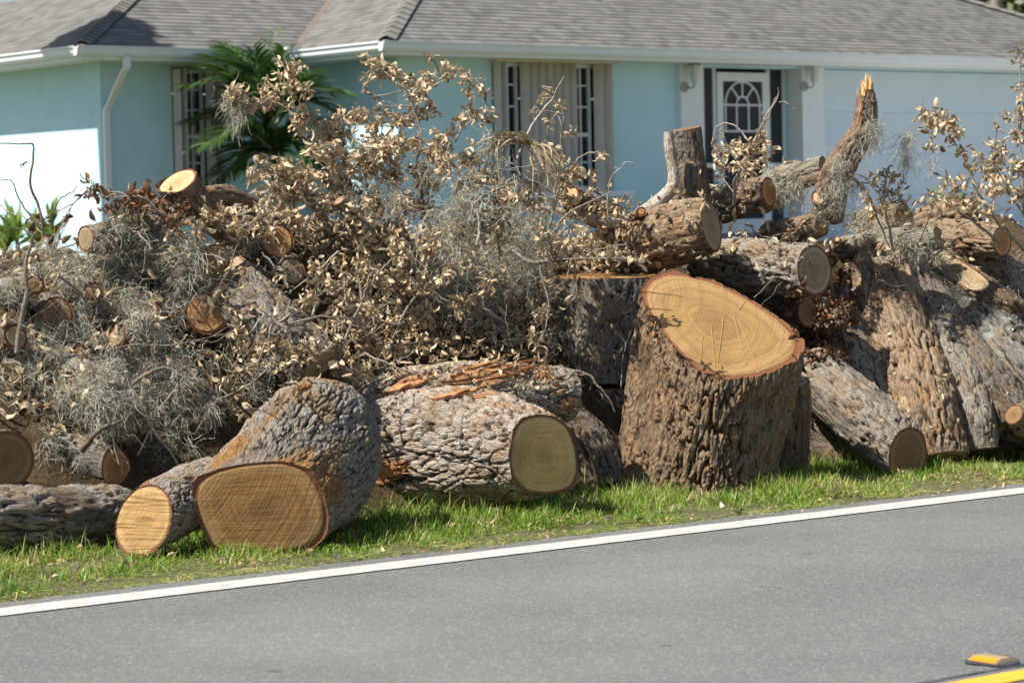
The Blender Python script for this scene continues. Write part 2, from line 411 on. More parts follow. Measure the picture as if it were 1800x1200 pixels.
# ------------------------------------------------------------------ house (frame: u along the road, n to the back; origin at the main eave corner)
HO = np.array([-1.54, 34.70, 0.0])
def H(u, n, z): return HO + U * u + Nn * n + np.array([0, 0, z])
def u_px(px, n, py=200):           # u on plane n seen at a column (design-time measure)
    d = pdir(px, py); o = HO + Nn * n
    A = np.array([[d[0], -U[0]], [d[1], -U[1]]]); s = np.linalg.solve(A, o[:2]); return float(s[1])
def z_px(px, py, n):
    u = u_px(px, n, py); p = H(u, n, 0); return float(EYE[2] + pdir(px, py)[2] * p[1])
FLOOR = 0.85; EAVE = 3.46; SOFF = 3.30; PIT = 0.45
uA, nB, uE = -3.245, 2.11, 16.2
OV = 0.60
house = thing('house', 'pale turquoise single-storey house with grey shingle hip roof', 'house', H(5, 4, 0.6))
HB = H(5, 4, 0.6)
M_WALL = plain('turquoise_stucco', (0.51, 0.75, 0.86), 0.9, 0.04, 3.0)
M_TRIM = plain('white_trim_paint', (0.76, 0.81, 0.85), 0.5, 0.03, 4.0)
M_SOFF = plain('soffit_paint', (0.70, 0.72, 0.66), 0.7, 0.04, 4.0)
M_GLASS, nt, b = new_mat('dark_window_glass'); b.inputs['Base Color'].default_value = (0.02, 0.028, 0.035, 1); b.inputs['Roughness'].default_value = 0.06
M_SCREEN = plain('dark_insect_screen', (0.028, 0.036, 0.045), 0.7, 0.2, 30.0)
M_SHUT = plain('beige_shutter_metal', (0.52, 0.50, 0.47), 0.45, 0.08, 5.0)
M_GAR = plain('cream_garage_paint', (0.62, 0.74, 0.83), 0.55, 0.03, 2.0)

def hpart(name, mb, mat, parent=None, smooth=False, **kw):
    par = parent or house
    return link(name, mb.mesh(name, HB, smooth), mat, par, **kw)

# wall of the main wing, with real openings
nC = OV
win_u0, win_u1 = u_px(866, nC), u_px(1074, nC)
win_z1 = z_px(970, 112, nC); win_z0 = z_px(1070, 333, nC)
en_u0, en_u1 = u_px(1240, nC), u_px(1410, nC)
gar_u0, gar_u1 = u_px(1450, nC), 14.6
gar_z1 = z_px(1500, 122, nC)
w = MB(); TH = 0.2
def wb(u0, u1, z0, z1): w.box((u0, nC, z0), (u1, nC + TH, z1), H)
wb(OV, win_u0, 0.5, SOFF); wb(win_u0, win_u1, 0.5, win_z0); wb(win_u0, win_u1, win_z1, SOFF)
wb(win_u1, en_u0 - 0.36, 0.5, SOFF); wb(en_u0 - 0.36, en_u1 + 0.36, z_px(1300, 119, nC), SOFF)
wb(en_u1 + 0.36, gar_u0, 0.5, SOFF); wb(gar_u0, gar_u1, gar_z1, SOFF); wb(gar_u1, uE - OV, 0.5, SOFF)
hpart('wall', w, M_WALL)
w = MB(); w.box((OV, nC + TH + 0.002, 0.5), (OV + TH, nB + OV, SOFF), H); hpart('wall', w, M_WALL)
wB = nB + OV
lw0, lw1 = u_px(303, wB), u_px(392, wB); lz1 = z_px(340, 122, wB); lz0 = z_px(340, 300, wB) - 0.25
w = MB()
def wb2(u0, u1, z0, z1): w.box((u0, wB, z0), (u1, wB + TH, z1), H)
wb2(uA + OV, lw0, 0.5, SOFF); wb2(lw0, lw1, 0.5, lz0); wb2(lw0, lw1, lz1, SOFF); wb2(lw1, OV + 0.0, 0.5, SOFF)
hpart('wall', w, M_WALL)
w = MB(); w.box((uA + OV, wB + TH + 0.002, 0.5), (uA + OV + TH, wB + 9, SOFF), H); hpart('wall', w, M_WALL)
w = MB(); w.box((uE - OV - TH, nC + TH + 0.002, 0.5), (uE - OV, 10.4, SOFF), H); w.box((uA + OV + TH + .002, 10.2, 0.5), (uE - OV - TH - .002, 10.4, SOFF), H); hpart('wall', w, M_WALL)

# soffits
w = MB()
w.box((0.04, 0.04, SOFF + 0.001), (uE - 0.04, OV + 0.3, SOFF + 0.02), H); w.box((0.04, OV + 0.301, SOFF + 0.001), (OV + 0.3, nB + OV, SOFF + 0.02), H)
w.box((uA + 0.04, nB + 0.04, SOFF - 0.001), (0.039, wB + 0.3, SOFF + 0.018), H); w.box((uA + 0.04, wB + 0.301, SOFF), (uA + OV + 0.3, wB + 9, SOFF + 0.02), H)
hpart('soffit', w, M_SOFF)
w = MB(); w.box((OV + 0.01, OV + 0.31, SOFF + 0.021), (uE - OV, 10.3, SOFF + 0.05), H); w.box((uA + OV + 0.01, wB + 0.31, SOFF + 0.022), (OV + 0.005, 10.3, SOFF + 0.05), H); hpart('ceiling', w, M_SOFF)
# fascia and gutters
def gutter(a, b, dirn, name='gutter'):       # a,b (u,n); dirn outward (u,n)
    mb = MB(); a = np.array(a); b = np.array(b); d = np.array(dirn)
    prof = [(0, -0.13), (0.06, -0.125), (0.085, -0.09), (0.095, -0.03), (0.115, -0.02), (0.115, 0.0), (0.10, 0.0), (0.09, -0.02), (0.0, -0.02)]
    V = []
    for e in (a, b):
        for o, z in prof: q = e + d * o; V.append(H(q[0], q[1], EAVE + z))
    k = len(prof); q = [(i, (i + 1) % k, k + (i + 1) % k, k + i) for i in range(k)]
    mb.add(V, q, [(0, i, i + 1) for i in range(1, k - 1)] + [(k, k + i + 1, k + i) for i in range(1, k - 1)]); return mb
hpart('gutter', gutter((-0.11, 0), (uE, 0), (0, -1)), M_TRIM)
hpart('gutter', gutter((0, 0.004), (0, nB - 0.13), (-1, 0)), M_TRIM)
hpart('gutter', gutter((uA - 0.11, nB), (-0.12, nB), (0, -1)), M_TRIM)
hpart('gutter', gutter((uA, nB + 0.004), (uA, nB + 9), (-1, 0)), M_TRIM)
w = MB(); w.box((0.002, 0.002, SOFF - 0.012), (uE, 0.035, EAVE - 0.003), H); w.box((0.002, 0.036, SOFF - 0.012), (0.035, nB, EAVE - 0.003), H)
w.box((uA + 0.002, nB + 0.002, SOFF - 0.012), (-0.001, nB + 0.035, EAVE - 0.003), H); w.box((uA + 0.002, nB + 0.036, SOFF - 0.012), (uA + 0.035, nB + 9, EAVE - 0.003), H)
hpart('fascia', w, M_TRIM)
w = MB(); w.box((-0.16, nB - 0.14, EAVE - 0.11), (0.02, nB + 0.10, EAVE + 0.045), H); hpart('gutter_end_box', w, M_TRIM)
# downspout with two elbows
cu, cn = uA + OV, wB
d = MB()
def rect_tube(mb, pts, hw=0.042, hd=0.032):
    pts = [np.array(p, float) for p in pts]; V = []
    for (u, n, z) in pts:
        for (a, c) in ((-hw, -hd), (hw, -hd), (hw, hd), (-hw, hd)): V.append(H(u + a, n + c, z))
    q = []
    for k in range(len(pts) - 1):
        for j in range(4): q.append((4 * k + j, 4 * k + (j + 1) % 4, 4 * k + 4 + (j + 1) % 4, 4 * k + 4 + j))
    mb.add(V, q)
gu = u_px(226, nB - 0.06); ds = u_px(163, wB - 0.05, 300)
rect_tube(d, [(gu, nB - 0.05, EAVE - 0.125), (gu, nB - 0.05, EAVE - 0.26), (gu - 0.03, nB - 0.03, EAVE - 0.31), (cu + 0.08, wB - 0.08, EAVE - 0.72), (cu + 0.05, wB - 0.045, EAVE - 0.80), (cu + 0.05, wB - 0.045, 0.75)])
hpart('downspout', d, M_TRIM)

# roof: stepped shingle courses on trapezoid faces
def shingles():
    m, nt, b = new_mat('grey_shingles'); s = attr(nt, 'sh')
    sep = nd(nt, 'SeparateXYZ'); nt.links.new(s, sep.inputs[0])
    row = math_(nt, 'FLOOR', sep.outputs[1])
    off = math_(nt, 'MULTIPLY', math_(nt, 'FRACT', math_(nt, 'MULTIPLY', row, 0.379)), 5.0)
    x = math_(nt, 'FLOOR', math_(nt, 'ADD', math_(nt, 'MULTIPLY', sep.outputs[0], 6.5), off))
    cb = nd(nt, 'CombineXYZ', {'X': x, 'Y': row, 'Z': 0.0})
    wn_ = nd(nt, 'TexWhiteNoise', noise_dimensions='3D'); nt.links.new(cb.outputs[0], wn_.inputs['Vector'])
    c = ramp(nt, wn_.outputs['Value'], [(0.0, (0.085, 0.084, 0.081)), (0.45, (0.14, 0.138, 0.132)), (0.8, (0.185, 0.182, 0.174)), (1.0, (0.11, 0.108, 0.104))])
    big = noise(nt, s, 0.6, 4); c = mix(nt, mapr(nt, big, 0.45, 0.7, 0, 0.4), c, (0.19, 0.182, 0.165))
    g = noise(nt, s, 60, 3); c = mix(nt, mapr(nt, g, 0.3, 0.7, 0, 0.35), c, (0.23, 0.22, 0.20))
    setin(nt, b, 'Base Color', c); b.inputs['Roughness'].default_value = 0.95; b.inputs['Specular IOR Level'].default_value = 0.2
    return m
M_SH = shingles()
def roof_face(name, fn, tmax, L, R, row0=0):
    # fn(a,t) -> (u,n); L(t),R(t) bounds along the eave
    V = []; q = []; at = []; step = 0.128; t = -0.05; r = row0; k = 0
    while t < tmax - 1e-6:
        t2 = min(t + step, tmax)
        for (tt, lift) in ((t, 0.012), (t2, 0.002)):
            for a in (L(tt), R(tt)):
                u, n = fn(a, tt); V.append(H(u, n, EAVE + 0.012 + PIT * tt + lift)); at.append((a, r + (0.02 if tt == t else 0.98), 0))
        u, n = fn(L(t), t); V.append(H(u, n, EAVE + 0.012 + PIT * t - 0.012)); at.append((L(t), r + 0.02, 0))
        u, n = fn(R(t), t); V.append(H(u, n, EAVE + 0.012 + PIT * t - 0.012)); at.append((R(t), r + 0.02, 0))
        q += [(k, k + 1, k + 3, k + 2), (k + 4, k + 5, k + 1, k)]; k += 6; t = t2; r += 1
    return link(name, make_mesh(name, np.array(V) - HB, q, None, {'sh': np.array(at)}, False), M_SH, house)
TM = 4.6
roof_face('roof', lambda a, t: (a, t), TM, lambda t: t, lambda t: uE - t)
roof_face('roof', lambda a, t: (t, a), TM, lambda t: t, lambda t: nB + t, 40)
roof_face('roof', lambda a, t: (a, nB + t), TM - nB, lambda t: uA + t, lambda t: t, 80)
roof_face('roof', lambda a, t: (uA + t, a), TM - nB, lambda t: nB + t, lambda t: 11.0, 120)
roof_face('roof', lambda a, t: (uE - t, a), TM, lambda t: t, lambda t: 11.0 - t, 160)
w = MB(); tb = TM - nB
w.add([H(TM, TM, EAVE + PIT * TM), H(uE - TM, TM, EAVE + PIT * TM), H(uE - TM, 11, EAVE), H(TM, 11, EAVE)], [(0, 1, 2, 3)])
w.add([H(uA + tb, TM, EAVE + PIT * tb), H(tb, TM, EAVE + PIT * tb), H(tb, 11, EAVE), H(uA + tb, 11, EAVE)], [(0, 1, 2, 3)])
hpart('roof', w, plain('rear_shingles', (0.2, 0.19, 0.17), 0.95))
# hip caps
def cap(p, q, n=26):
    mb = MB(); p = np.array(p); q = np.array(q)
    d = unit(q - p); side = unit(np.cross(d, [0, 0, 1])); upv = np.cross(side, d)
    for i in range(n):
        a = p + (q - p) * (i / n); b = p + (q - p) * ((i + 1.12) / n)
        mb.add([a + side * 0.13 - upv * 0.012, a + upv * 0.045, a - side * 0.13 - upv * 0.012, b + side * 0.13 - upv * 0.025, b + upv * 0.03, b - side * 0.13 - upv * 0.025],
               [(0, 1, 4, 3), (1, 2, 5, 4)])
    return mb
M_CAP = plain('ridge_cap_shingle', (0.18, 0.172, 0.158), 0.95, 0.25, 3.0)
for (p, q) in (((0, 0, 0), (TM, TM, 0)), ((uA, nB, 0), (uA + TM - nB, TM, 0)), ((uE, 0, 0), (uE - TM, TM, 0))):
    t = abs(q[0] - p[0])
    hpart('hip_cap', cap(H(p[0], p[1], EAVE + 0.03), H(q[0], q[1], EAVE + PIT * t + 0.03)), M_CAP)
w = MB(); t = 4.0
w.add([H(0.02, nB - 0.05, EAVE + 0.03), H(-0.05, nB + 0.02, EAVE + 0.03), H(t - 0.05, nB + t + 0.02, EAVE + PIT * t + 0.03), H(t + 0.02, nB + t - 0.05, EAVE + PIT * t + 0.03)], [(0, 1, 2, 3)])
hpart('valley_flashing', w, plain('valley_metal', (0.16, 0.13, 0.11), 0.7))

w = MB(); w.add([H(7.4, -14, 0.40), H(14.8, -14, 0.40), H(14.8, nC + 0.1, FLOOR - 0.1), H(7.4, nC + 0.1, FLOOR - 0.1)], [(0, 1, 2, 3)]); link('driveway', w.mesh('driveway'), plain('pale_concrete', (0.42, 0.41, 0.39), 0.9), kind='structure')
# main window with fold-back storm shutters
def window(u0, u1, z0, z1, nw, panes, shutters, label, sill=True):
    fr = MB(); fw = 0.05
    fr.box((u0 + .002, nw + 0.05, z1 - fw), (u1 - .002, nw + 0.13, z1 - .002), H); fr.box((u0 + .002, nw + 0.05, z0 + .002), (u1 - .002, nw + 0.13, z0 + fw), H)
    for (a, b_) in panes:
        fr.box((a - 0.04, nw + 0.052, z0 + fw + .001), (a, nw + 0.128, z1 - fw - .001), H); fr.box((b_, nw + 0.052, z0 + fw + .001), (b_ + 0.04, nw + 0.128, z1 - fw - .001), H)
    win = link('window', fr.mesh('window', HB), M_TRIM, house); win['label'] = label
    for (a, b_) in panes:
        g = MB(); g.box((a, nw + 0.095, z0 + fw), (b_, nw + 0.105, z1 - fw), H); hpart('pane', g, M_GLASS, win)
        mm = MB(); mid = (a + b_) / 2; hs = (z1 - z0)
        mm.box((mid - 0.012, nw + 0.075, z0 + fw), (mid + 0.012, nw + 0.094, z1 - fw), H)
        for k, f in enumerate((0.22, 0.44, 0.66, 0.83)):
            t_ = 0.026 if k == 1 else 0.011
            for (p, q) in ((a, mid - 0.0125), (mid + 0.0125, b_)): mm.box((p, nw + 0.076, z0 + hs * f - t_), (q, nw + 0.094, z0 + hs * f + t_), H)
        hpart('muntin', mm, M_TRIM, win)
    for (a, b_) in shutters:
        s = MB(); n_ = max(2, int(round((b_ - a) / 0.14))); V = []
        xs = np.linspace(a, b_, 2 * n_ + 1)
        for i, x in enumerate(xs):
            dn = nw - 0.035 - (0.11 if i % 2 else 0.0)
            V += [H(x, dn, z0 - 0.02), H(x, dn, z1 + 0.0), H(x, dn + 0.012, z0 - 0.02), H(x, dn + 0.012, z1 + 0.0)]
        q = []
        for i in range(2 * n_): j = 4 * i; q += [(j, j + 4, j + 5, j + 1), (j + 2, j + 3, j + 7, j + 6), (j + 1, j + 5, j + 7, j + 3), (j, j + 2, j + 6, j + 4)]
        s.add(V, q); hpart('shutter', s, M_SHUT, win)
    r = MB(); r.box((u0 - 0.03, nw - 0.14, z1 + 0.003), (u1 + 0.03, nw - 0.001, z1 + 0.07), H); hpart('shutter_rail', r, plain('rail_cream', (0.60, 0.56, 0.44), 0.5), win)
    if sill:
        r = MB(); r.box((u0 - 0.02, nw - 0.17, z0 - 0.10), (u1 + 0.28, nw - 0.002, z0 - 0.022), H); hpart('sill', r, M_TRIM, win)
    return win
ux = lambda px: u_px(px, nC)
window(win_u0, win_u1, win_z0, win_z1, nC, [(ux(887), ux(911)), (ux(1014), ux(1039))],
       [(win_u0 + 0.003, ux(884)), (ux(913), ux(1010)), (ux(1042), win_u1 - 0.003)], 'wide window with beige folded storm shutters between two narrow panes')
ux2 = lambda px: u_px(px, wB)
window(lw0, lw1, lz0, lz1, wB, [(ux2(329), ux2(357))], [(lw0 + 0.003, ux2(325)), (ux2(360), lw1 - 0.003)], 'narrow window with beige folded storm shutters beside the palm', False)

# entry: pilasters, recess, screen door
wpil = lambda a, b_: (u_px(a, nC - 0.08), u_px(b_, nC - 0.08))
p0 = wpil(1198, 1238); p1 = wpil(1411, 1449)
for (a, b_) in (p0, p1):
    w = MB(); w.box((a, nC - 0.08, 0.5), (b_, nC + 0.22, SOFF - 0.002), H); hpart('pilaster', w, M_TRIM)
dn = nC + 0.30
eu0 = p0[1] - 0.02; eu1 = p1[0] + 0.0
w = MB(); w.box((eu1, nC + 0.221, 0.6), (eu1 + 0.12, dn + 0.3, SOFF - 0.004), H); w.box((eu0 - 0.12, nC + 0.221, 0.6), (eu0, dn + 0.3, SOFF - 0.004), H); hpart('entry_side_wall', w, M_WALL)
ud = lambda px: u_px(px, dn)
zt = z_px(1300, 121, dn); zd = z_px(1300, 128, dn)
dl0, dl1 = ud(1259), ud(1349)
w = MB(); w.box((eu0, dn, zt), (eu1, dn + 0.12, SOFF - 0.004), H); hpart('entry_header', w, M_WALL)
w = MB(); w.box((eu0, dn + 0.9, 0.6), (eu1, dn + 1.0, SOFF - 0.006), H); hpart('entry_back_wall', w, plain('entry_shade_colour', (0.05, 0.06, 0.065), 0.8))  # near-black back wall: the shade of the recess is put into its colour
w = MB(); w.box((eu0 - 0.1, nC + 0.3, FLOOR - 0.2), (eu1 + 0.1, dn + 1.0, FLOOR), H); hpart('entry_floor', w, plain('entry_concrete', (0.35, 0.34, 0.32), 0.9))
sc = MB(); sc.box((eu0, dn + 0.03, FLOOR + 0.001), (dl0 - 0.055, dn + 0.05, zt - 0.002), H); sc.box((dl1 + 0.055, dn + 0.03, FLOOR + 0.001), (eu1, dn + 0.05, zt - 0.002), H)
sc.box((dl0 - 0.001, dn + 0.03, zd + 0.012), (dl1 + 0.001, dn + 0.05, zt - 0.05), H)
hpart('screen_panel', sc, M_SCREEN)
sf = MB()
for a, b_ in ((eu0 + .002, eu0 + 0.03), (dl0 - 0.055, dl0 - 0.001), (dl1 + 0.001, dl1 + 0.055), (eu1 - 0.035, eu1 - 0.002)):
    sf.box((a, dn - 0.002, FLOOR + 0.001), (b_, dn + 0.06, zt - 0.003), H)
zr = z_px(1390, 290, dn)
sf.box((dl1 + 0.056, dn - 0.001, zr - 0.03), (eu1 - 0.036, dn + 0.058, zr + 0.03), H); sf.box((eu0 + .031, dn - 0.001, zr - 0.03), (dl0 - 0.056, dn + 0.058, zr + 0.03), H)
hpart('screen_frame', sf, M_TRIM)
# screen door with arched muntins
door = MB(); st = 0.115
door.box((dl0 + .002, dn - 0.03, FLOOR + 0.01), (dl0 + st, dn + 0.029, zd), H); door.box((dl1 - st, dn - 0.03, FLOOR + 0.01), (dl1 - .002, dn + 0.029, zd), H)
door.box((dl0 + st + .001, dn - 0.028, zd - 0.13), (dl1 - st - .001, dn + 0.027, zd - .001), H); door.box((dl0 + st + .001, dn - 0.028, FLOOR + 0.011), (dl1 - st - .001, dn + 0.027, FLOOR + 0.22), H)
do = hpart('door', door, M_TRIM); do['label'] = 'white screen door with arched fanlight bars'
g = MB(); g.box((dl0 + st, dn + 0.0, FLOOR + 0.22), (dl1 - st, dn + 0.01, zd - 0.13), H); hpart('screen', g, M_SCREEN, do)
mm = MB(); cxd = (dl0 + dl1) / 2; hw = (dl1 - dl0) / 2 - st; top = zd - 0.13
za = z_px(1300, 185, dn); zb2 = z_px(1300, 231, dn)
def bar(p, q, wd=0.016):
    mb_pts = [H(p[0], dn - 0.012, p[1]), H(q[0], dn - 0.012, q[1])]; mm.tube(mb_pts, wd, 6)
bar((dl0 + st, za), (dl1 - st, za)); bar((dl0 + st, zb2), (dl1 - st, zb2))
ow = hw * 0.86; iw = hw * 0.30; oh = top - za - 0.005; ih = oh * 0.36
def arch(wd, hh):
    pts = [H(cxd + wd * math.cos(t), dn - 0.012, za + hh * math.sin(t)) for t in np.linspace(0, math.pi, 18)]; mm.tube(pts, 0.016, 6)
arch(ow, oh); arch(iw, ih)
for a in (50, 90, 130):
    c, s = math.cos(math.radians(a)), math.sin(math.radians(a)); bar((cxd + iw * c, za + ih * s), (cxd + ow * c, za + oh * s))
for x in (-ow, -iw, iw, ow): bar((cxd + x, za), (cxd + x, zb2))
hpart('muntin', mm, M_TRIM, do)
hk = MB(); hk.tube([H(dl0 + 0.05, dn - 0.07, zb2 - 0.3), H(dl0 + 0.05, dn - 0.07, zb2 - 0.42)], 0.012, 8); hpart('handle', hk, plain('brass_handle', (0.4, 0.3, 0.12), 0.3), do)

# lanterns on the pilasters
M_LANT = plain('pewter_metal', (0.32, 0.34, 0.34), 0.4); M_LG, nt, b = new_mat('lantern_glass'); b.inputs['Base Color'].default_value = (0.55, 0.62, 0.63, 1); b.inputs['Roughness'].default_value = 0.15
for (a, pxl) in ((p0, 1226), (p1, 1436)):
    cu_ = u_px(pxl - 4, nC - 0.2); zz = z_px(pxl, 128, nC - 0.2)
    bp = MB(); bp.tube([H(cu_ - 0.10, nC - 0.08, zz - 0.20), H(cu_ - 0.10, nC - 0.105, zz - 0.20)], 0.075, 12)
    lan = hpart('wall_lantern', bp, M_LANT)
    am = MB(); am.tube(spline([H(cu_ - 0.10, nC - 0.10, zz - 0.20), H(cu_ - 0.05, nC - 0.2, zz - 0.22), H(cu_, nC - 0.2, zz - 0.16)], 8), 0.014, 6); hpart('arm', am, M_LANT, lan)
    cg = MB(); cg.tube([H(cu_, nC - 0.2, zz - 0.15), H(cu_, nC - 0.2, zz - 0.13), H(cu_, nC - 0.2, zz + 0.10)], [0.03, 0.055, 0.085], 6); hpart('glass', cg, M_LG, lan)
    rf = MB(); rf.tube([H(cu_, nC - 0.2, zz + 0.10), H(cu_, nC - 0.2, zz + 0.17), H(cu_, nC - 0.2, zz + 0.24)], [0.11, 0.04, 0.008], 6); hpart('cap', rf, M_LANT, lan)
# garage door, four sections
gz = np.linspace(FLOOR - 0.1, gar_z1 - 0.01, 5); gn = nC + 0.12
for i in range(4):
    w = MB(); w.box((gar_u0 + 0.005, gn, gz[i] + 0.0015), (gar_u1 - 0.005, gn + 0.05, gz[i + 1] - 0.0015), H)
    if i == 0: gd = hpart('garage_door', w, M_GAR)
    else: hpart('panel', w, M_GAR, gd)

# ------------------------------------------------------------------ planting by the house
def leaf_mat(name, c1, c2, rough=0.45, trans=0.25):
    m, nt, b = new_mat(name); v = attr(nt, 'rnd', True); f = math_(nt, 'FRACT', math_(nt, 'ADD', v, objrand(nt)))
    c = mix(nt, f, c1, c2); setin(nt, b, 'Base Color', c); b.inputs['Roughness'].default_value = rough
    out = [n for n in nt.nodes if n.type == 'OUTPUT_MATERIAL'][0]
    tr = nd(nt, 'BsdfTranslucent'); nt.links.new(c, tr.inputs[0])
    ms = nd(nt, 'MixShader', {0: trans}); nt.links.new(b.outputs[0], ms.inputs[1]); nt.links.new(tr.outputs[0], ms.inputs[2]); nt.links.new(ms.outputs[0], out.inputs[0])
    return m
def ribbons(C, Wd, side, rnd=None):
    # C (S,K,3) centre lines, Wd (S,K) half widths, side (S,3) or (S,K,3) -> V, quads, rnd attr
    S, K = C.shape[:2]
    if side.ndim == 2: side = np.repeat(side[:, None], K, 1)
    V = np.stack([C - side * Wd[..., None], C + side * Wd[..., None]], 2).reshape(-1, 3)
    b = (np.arange(S)[:, None] * K + np.arange(K - 1)[None]) * 2
    q = np.stack([b, b + 1, b + 3, b + 2], -1).reshape(-1, 4)
    r = np.repeat(np.random.default_rng(1).random(S) if rnd is None else rnd, K * 2)
    return V, q, r
M_PALM = leaf_mat('palm_green', (0.035, 0.09, 0.018), (0.085, 0.165, 0.035))
M_PSTEM = plain('palm_stem_green', (0.20, 0.22, 0.10), 0.6)
def palm_frond(base, tip, sag, nl, ll, seed):
    rg = np.random.default_rng(seed); base = np.array(base); tip = np.array(tip)
    mid = (base + tip) / 2 + np.array([0, 0, sag]); C = spline([base, base * .5 + mid * .5 + np.array([0, 0, sag * .25]), mid, tip], 40)
    T, _, _ = frames(C); idx = np.linspace(6, 39, nl).astype(int)
    cs = []; sd = []; wd = []
    for s in (-1, 1):
        for i in idx:
            f = i / 39; side = unit(np.cross(T[i], [0, 0, 1])) * s
            d = unit(side * 0.75 + T[i] * 0.75 + np.array([0, 0, 0.28]) + rg.normal(0, 0.07, 3)); L = ll * (0.55 + 0.6 * math.sin(math.pi * min(1, f * 0.9 + 0.12)))
            k = np.linspace(0, 1, 6)[:, None]
            cs.append(C[i] + d * L * k + np.array([0, 0, -0.35 * L]) * k ** 2); sd.append(unit(np.cross(d, [0, 0, 1]) + rg.normal(0, .3, 3))); wd.append(0.019 * np.array([0.5, 1, 1, 0.8, 0.5, 0.05]))
    V, q, r = ribbons(np.array(cs), np.array(wd), np.array(sd))
    return C, V, q, r
pb = G(520, 520); pb = P(505, 330, 35.1); pb[2] = 0.6
palm = thing('palm', 'dark green feathery palm before the turquoise wall', 'palm', pb)
cr = P(478, 205, 35.1)
tips = [((305, 118), .35), ((330, 150), .3), ((395, 80), .3), ((445, 85), .15), ((482, 62), .05), ((500, 90), .1), ((545, 130), .2), ((605, 165), .3), ((590, 230), .25), ((350, 260), .3), ((335, 215), .3), ((400, 300), .2), ((375, 320), .25), ((560, 300), .2), ((430, 240), .15), ((600, 200), .28), ((470, 310), .12), ((420, 165), .15), ((365, 100), .3), ((380, 200), .3)]
for i, ((x, y), sag) in enumerate(tips):
    yy = 35.1 + RNG.uniform(-0.9, 0.9)
    C, V, q, r = palm_frond(cr + RNG.normal(0, .05, 3) - np.array([0, 0, 0.15 + (0.35 if y > 200 else 0)]), P(x, y, yy), sag, 44, 0.56, i)
    fr = link('frond', make_mesh('frond', V - pb, q, None, {'rnd': r}), M_PALM, palm)
    m_ = MB(); m_.tube(C, np.linspace(0.016, 0.004, 40), 5, False); link('midrib', m_.mesh('midrib', pb, True), M_PSTEM, fr)
for dx in (-0.12, 0.04, 0.16):
    m_ = MB(); m_.tube(spline([pb + [dx, 0, 0], (pb + cr) / 2 + [dx * .7, 0.05, 0], cr + [dx * 0.2, 0, -0.1]], 12), np.linspace(0.05, 0.03, 12), 8); link('stem', m_.mesh('stem', pb, True), M_PSTEM, palm)

def sword_plant(name, label, cat, px, py, Y, h, n, mat, spread, wdt, seed):
    rg = np.random.default_rng(seed); b_ = P(px, py, Y); b_[2] = max(ground_z(np.array(un(b_)[1])), 0.0) - 0.02
    top = P(px, py, Y)[2]
    t = thing(name, label, cat, b_)
    m_ = MB(); m_.tube([b_, b_ + [0, 0, max(0.1, top - h - b_[2] + .1)]], 0.02, 7); link('stem', m_.mesh('stem', b_), M_PSTEM, t)
    cs = []; sd = []; wd = []; k = np.linspace(0, 1, 7)[:, None]
    for i in range(n):
        a = rg.uniform(0, 6.28); el = rg.uniform(0.35, 1.45); d = np.array([math.cos(a) * math.cos(el), math.sin(a) * math.cos(el), math.sin(el)])
        L = h * rg.uniform(0.6, 1.05); o = np.array([b_[0], b_[1], top - h]) + np.array([0, 0, rg.uniform(-.15, .1)])
        cs.append(o + d * L * k * np.array([spread, spread, 1]) + np.array([0, 0, -0.25 * L]) * k ** 2 * math.cos(el)); sd.append(unit(np.cross(d, rg.normal(0, 1, 3)))); wd.append(wdt * np.array([.3, .7, 1, 1, .8, .5, .03]))
    V, q, r = ribbons(np.array(cs), np.array(wd), np.array(sd))
    link('leaves', make_mesh('leaves', V - b_, q, None, {'rnd': r}), mat, t)
M_RED = leaf_mat('ti_plant_red', (0.07, 0.012, 0.018), (0.16, 0.03, 0.03))
M_YG = leaf_mat('young_leaf_green', (0.16, 0.26, 0.05), (0.28, 0.38, 0.09))
M_DG = leaf_mat('deep_leaf_green', (0.03, 0.07, 0.02), (0.06, 0.12, 0.03))
for (x, y, s, lab) in ((222, 316, 1, 'dark red sword-leaved plant left of the tilted cut slab'), (248, 312, 2, 'dark red sword-leaved plant just behind the tilted cut slab'), (292, 296, 3, 'tall thin dark red sword-leaved plant above the tilted cut slab'), (410, 318, 4, 'dark red sword-leaved plant at the foot of the palm')):
    sword_plant('red_cordyline', lab, 'plant', x, y, 32.4, 0.42, 16, M_RED, 0.55, 0.018, s)
for (x, y, s, h, lab) in ((28, 338, 5, 0.5, 'bright green long-leaved plant at the far left wall'), (88, 345, 6, 0.4, 'bright green leafy plant against the sunlit wall'), (62, 362, 7, 0.35, 'low bright green plant between the bare twigs'), (5, 352, 8, 0.45, 'bright green plant cut by the left frame edge')):
    sword_plant('garden_plant', lab, 'plant', x, y, 28.5, h, 26, M_YG, 0.8, 0.026, s)
sword_plant('garden_shrub', 'small dark green shrub below the window sill', 'shrub', 1085, 352, 33.6, 0.4, 40, M_DG, 0.9, 0.02, 9)
sword_plant('garden_shrub', 'green shrub seen through the right dead branch before the garage', 'shrub', 1668, 318, 37.0, 0.5, 40, M_YG, 0.9, 0.03, 10)

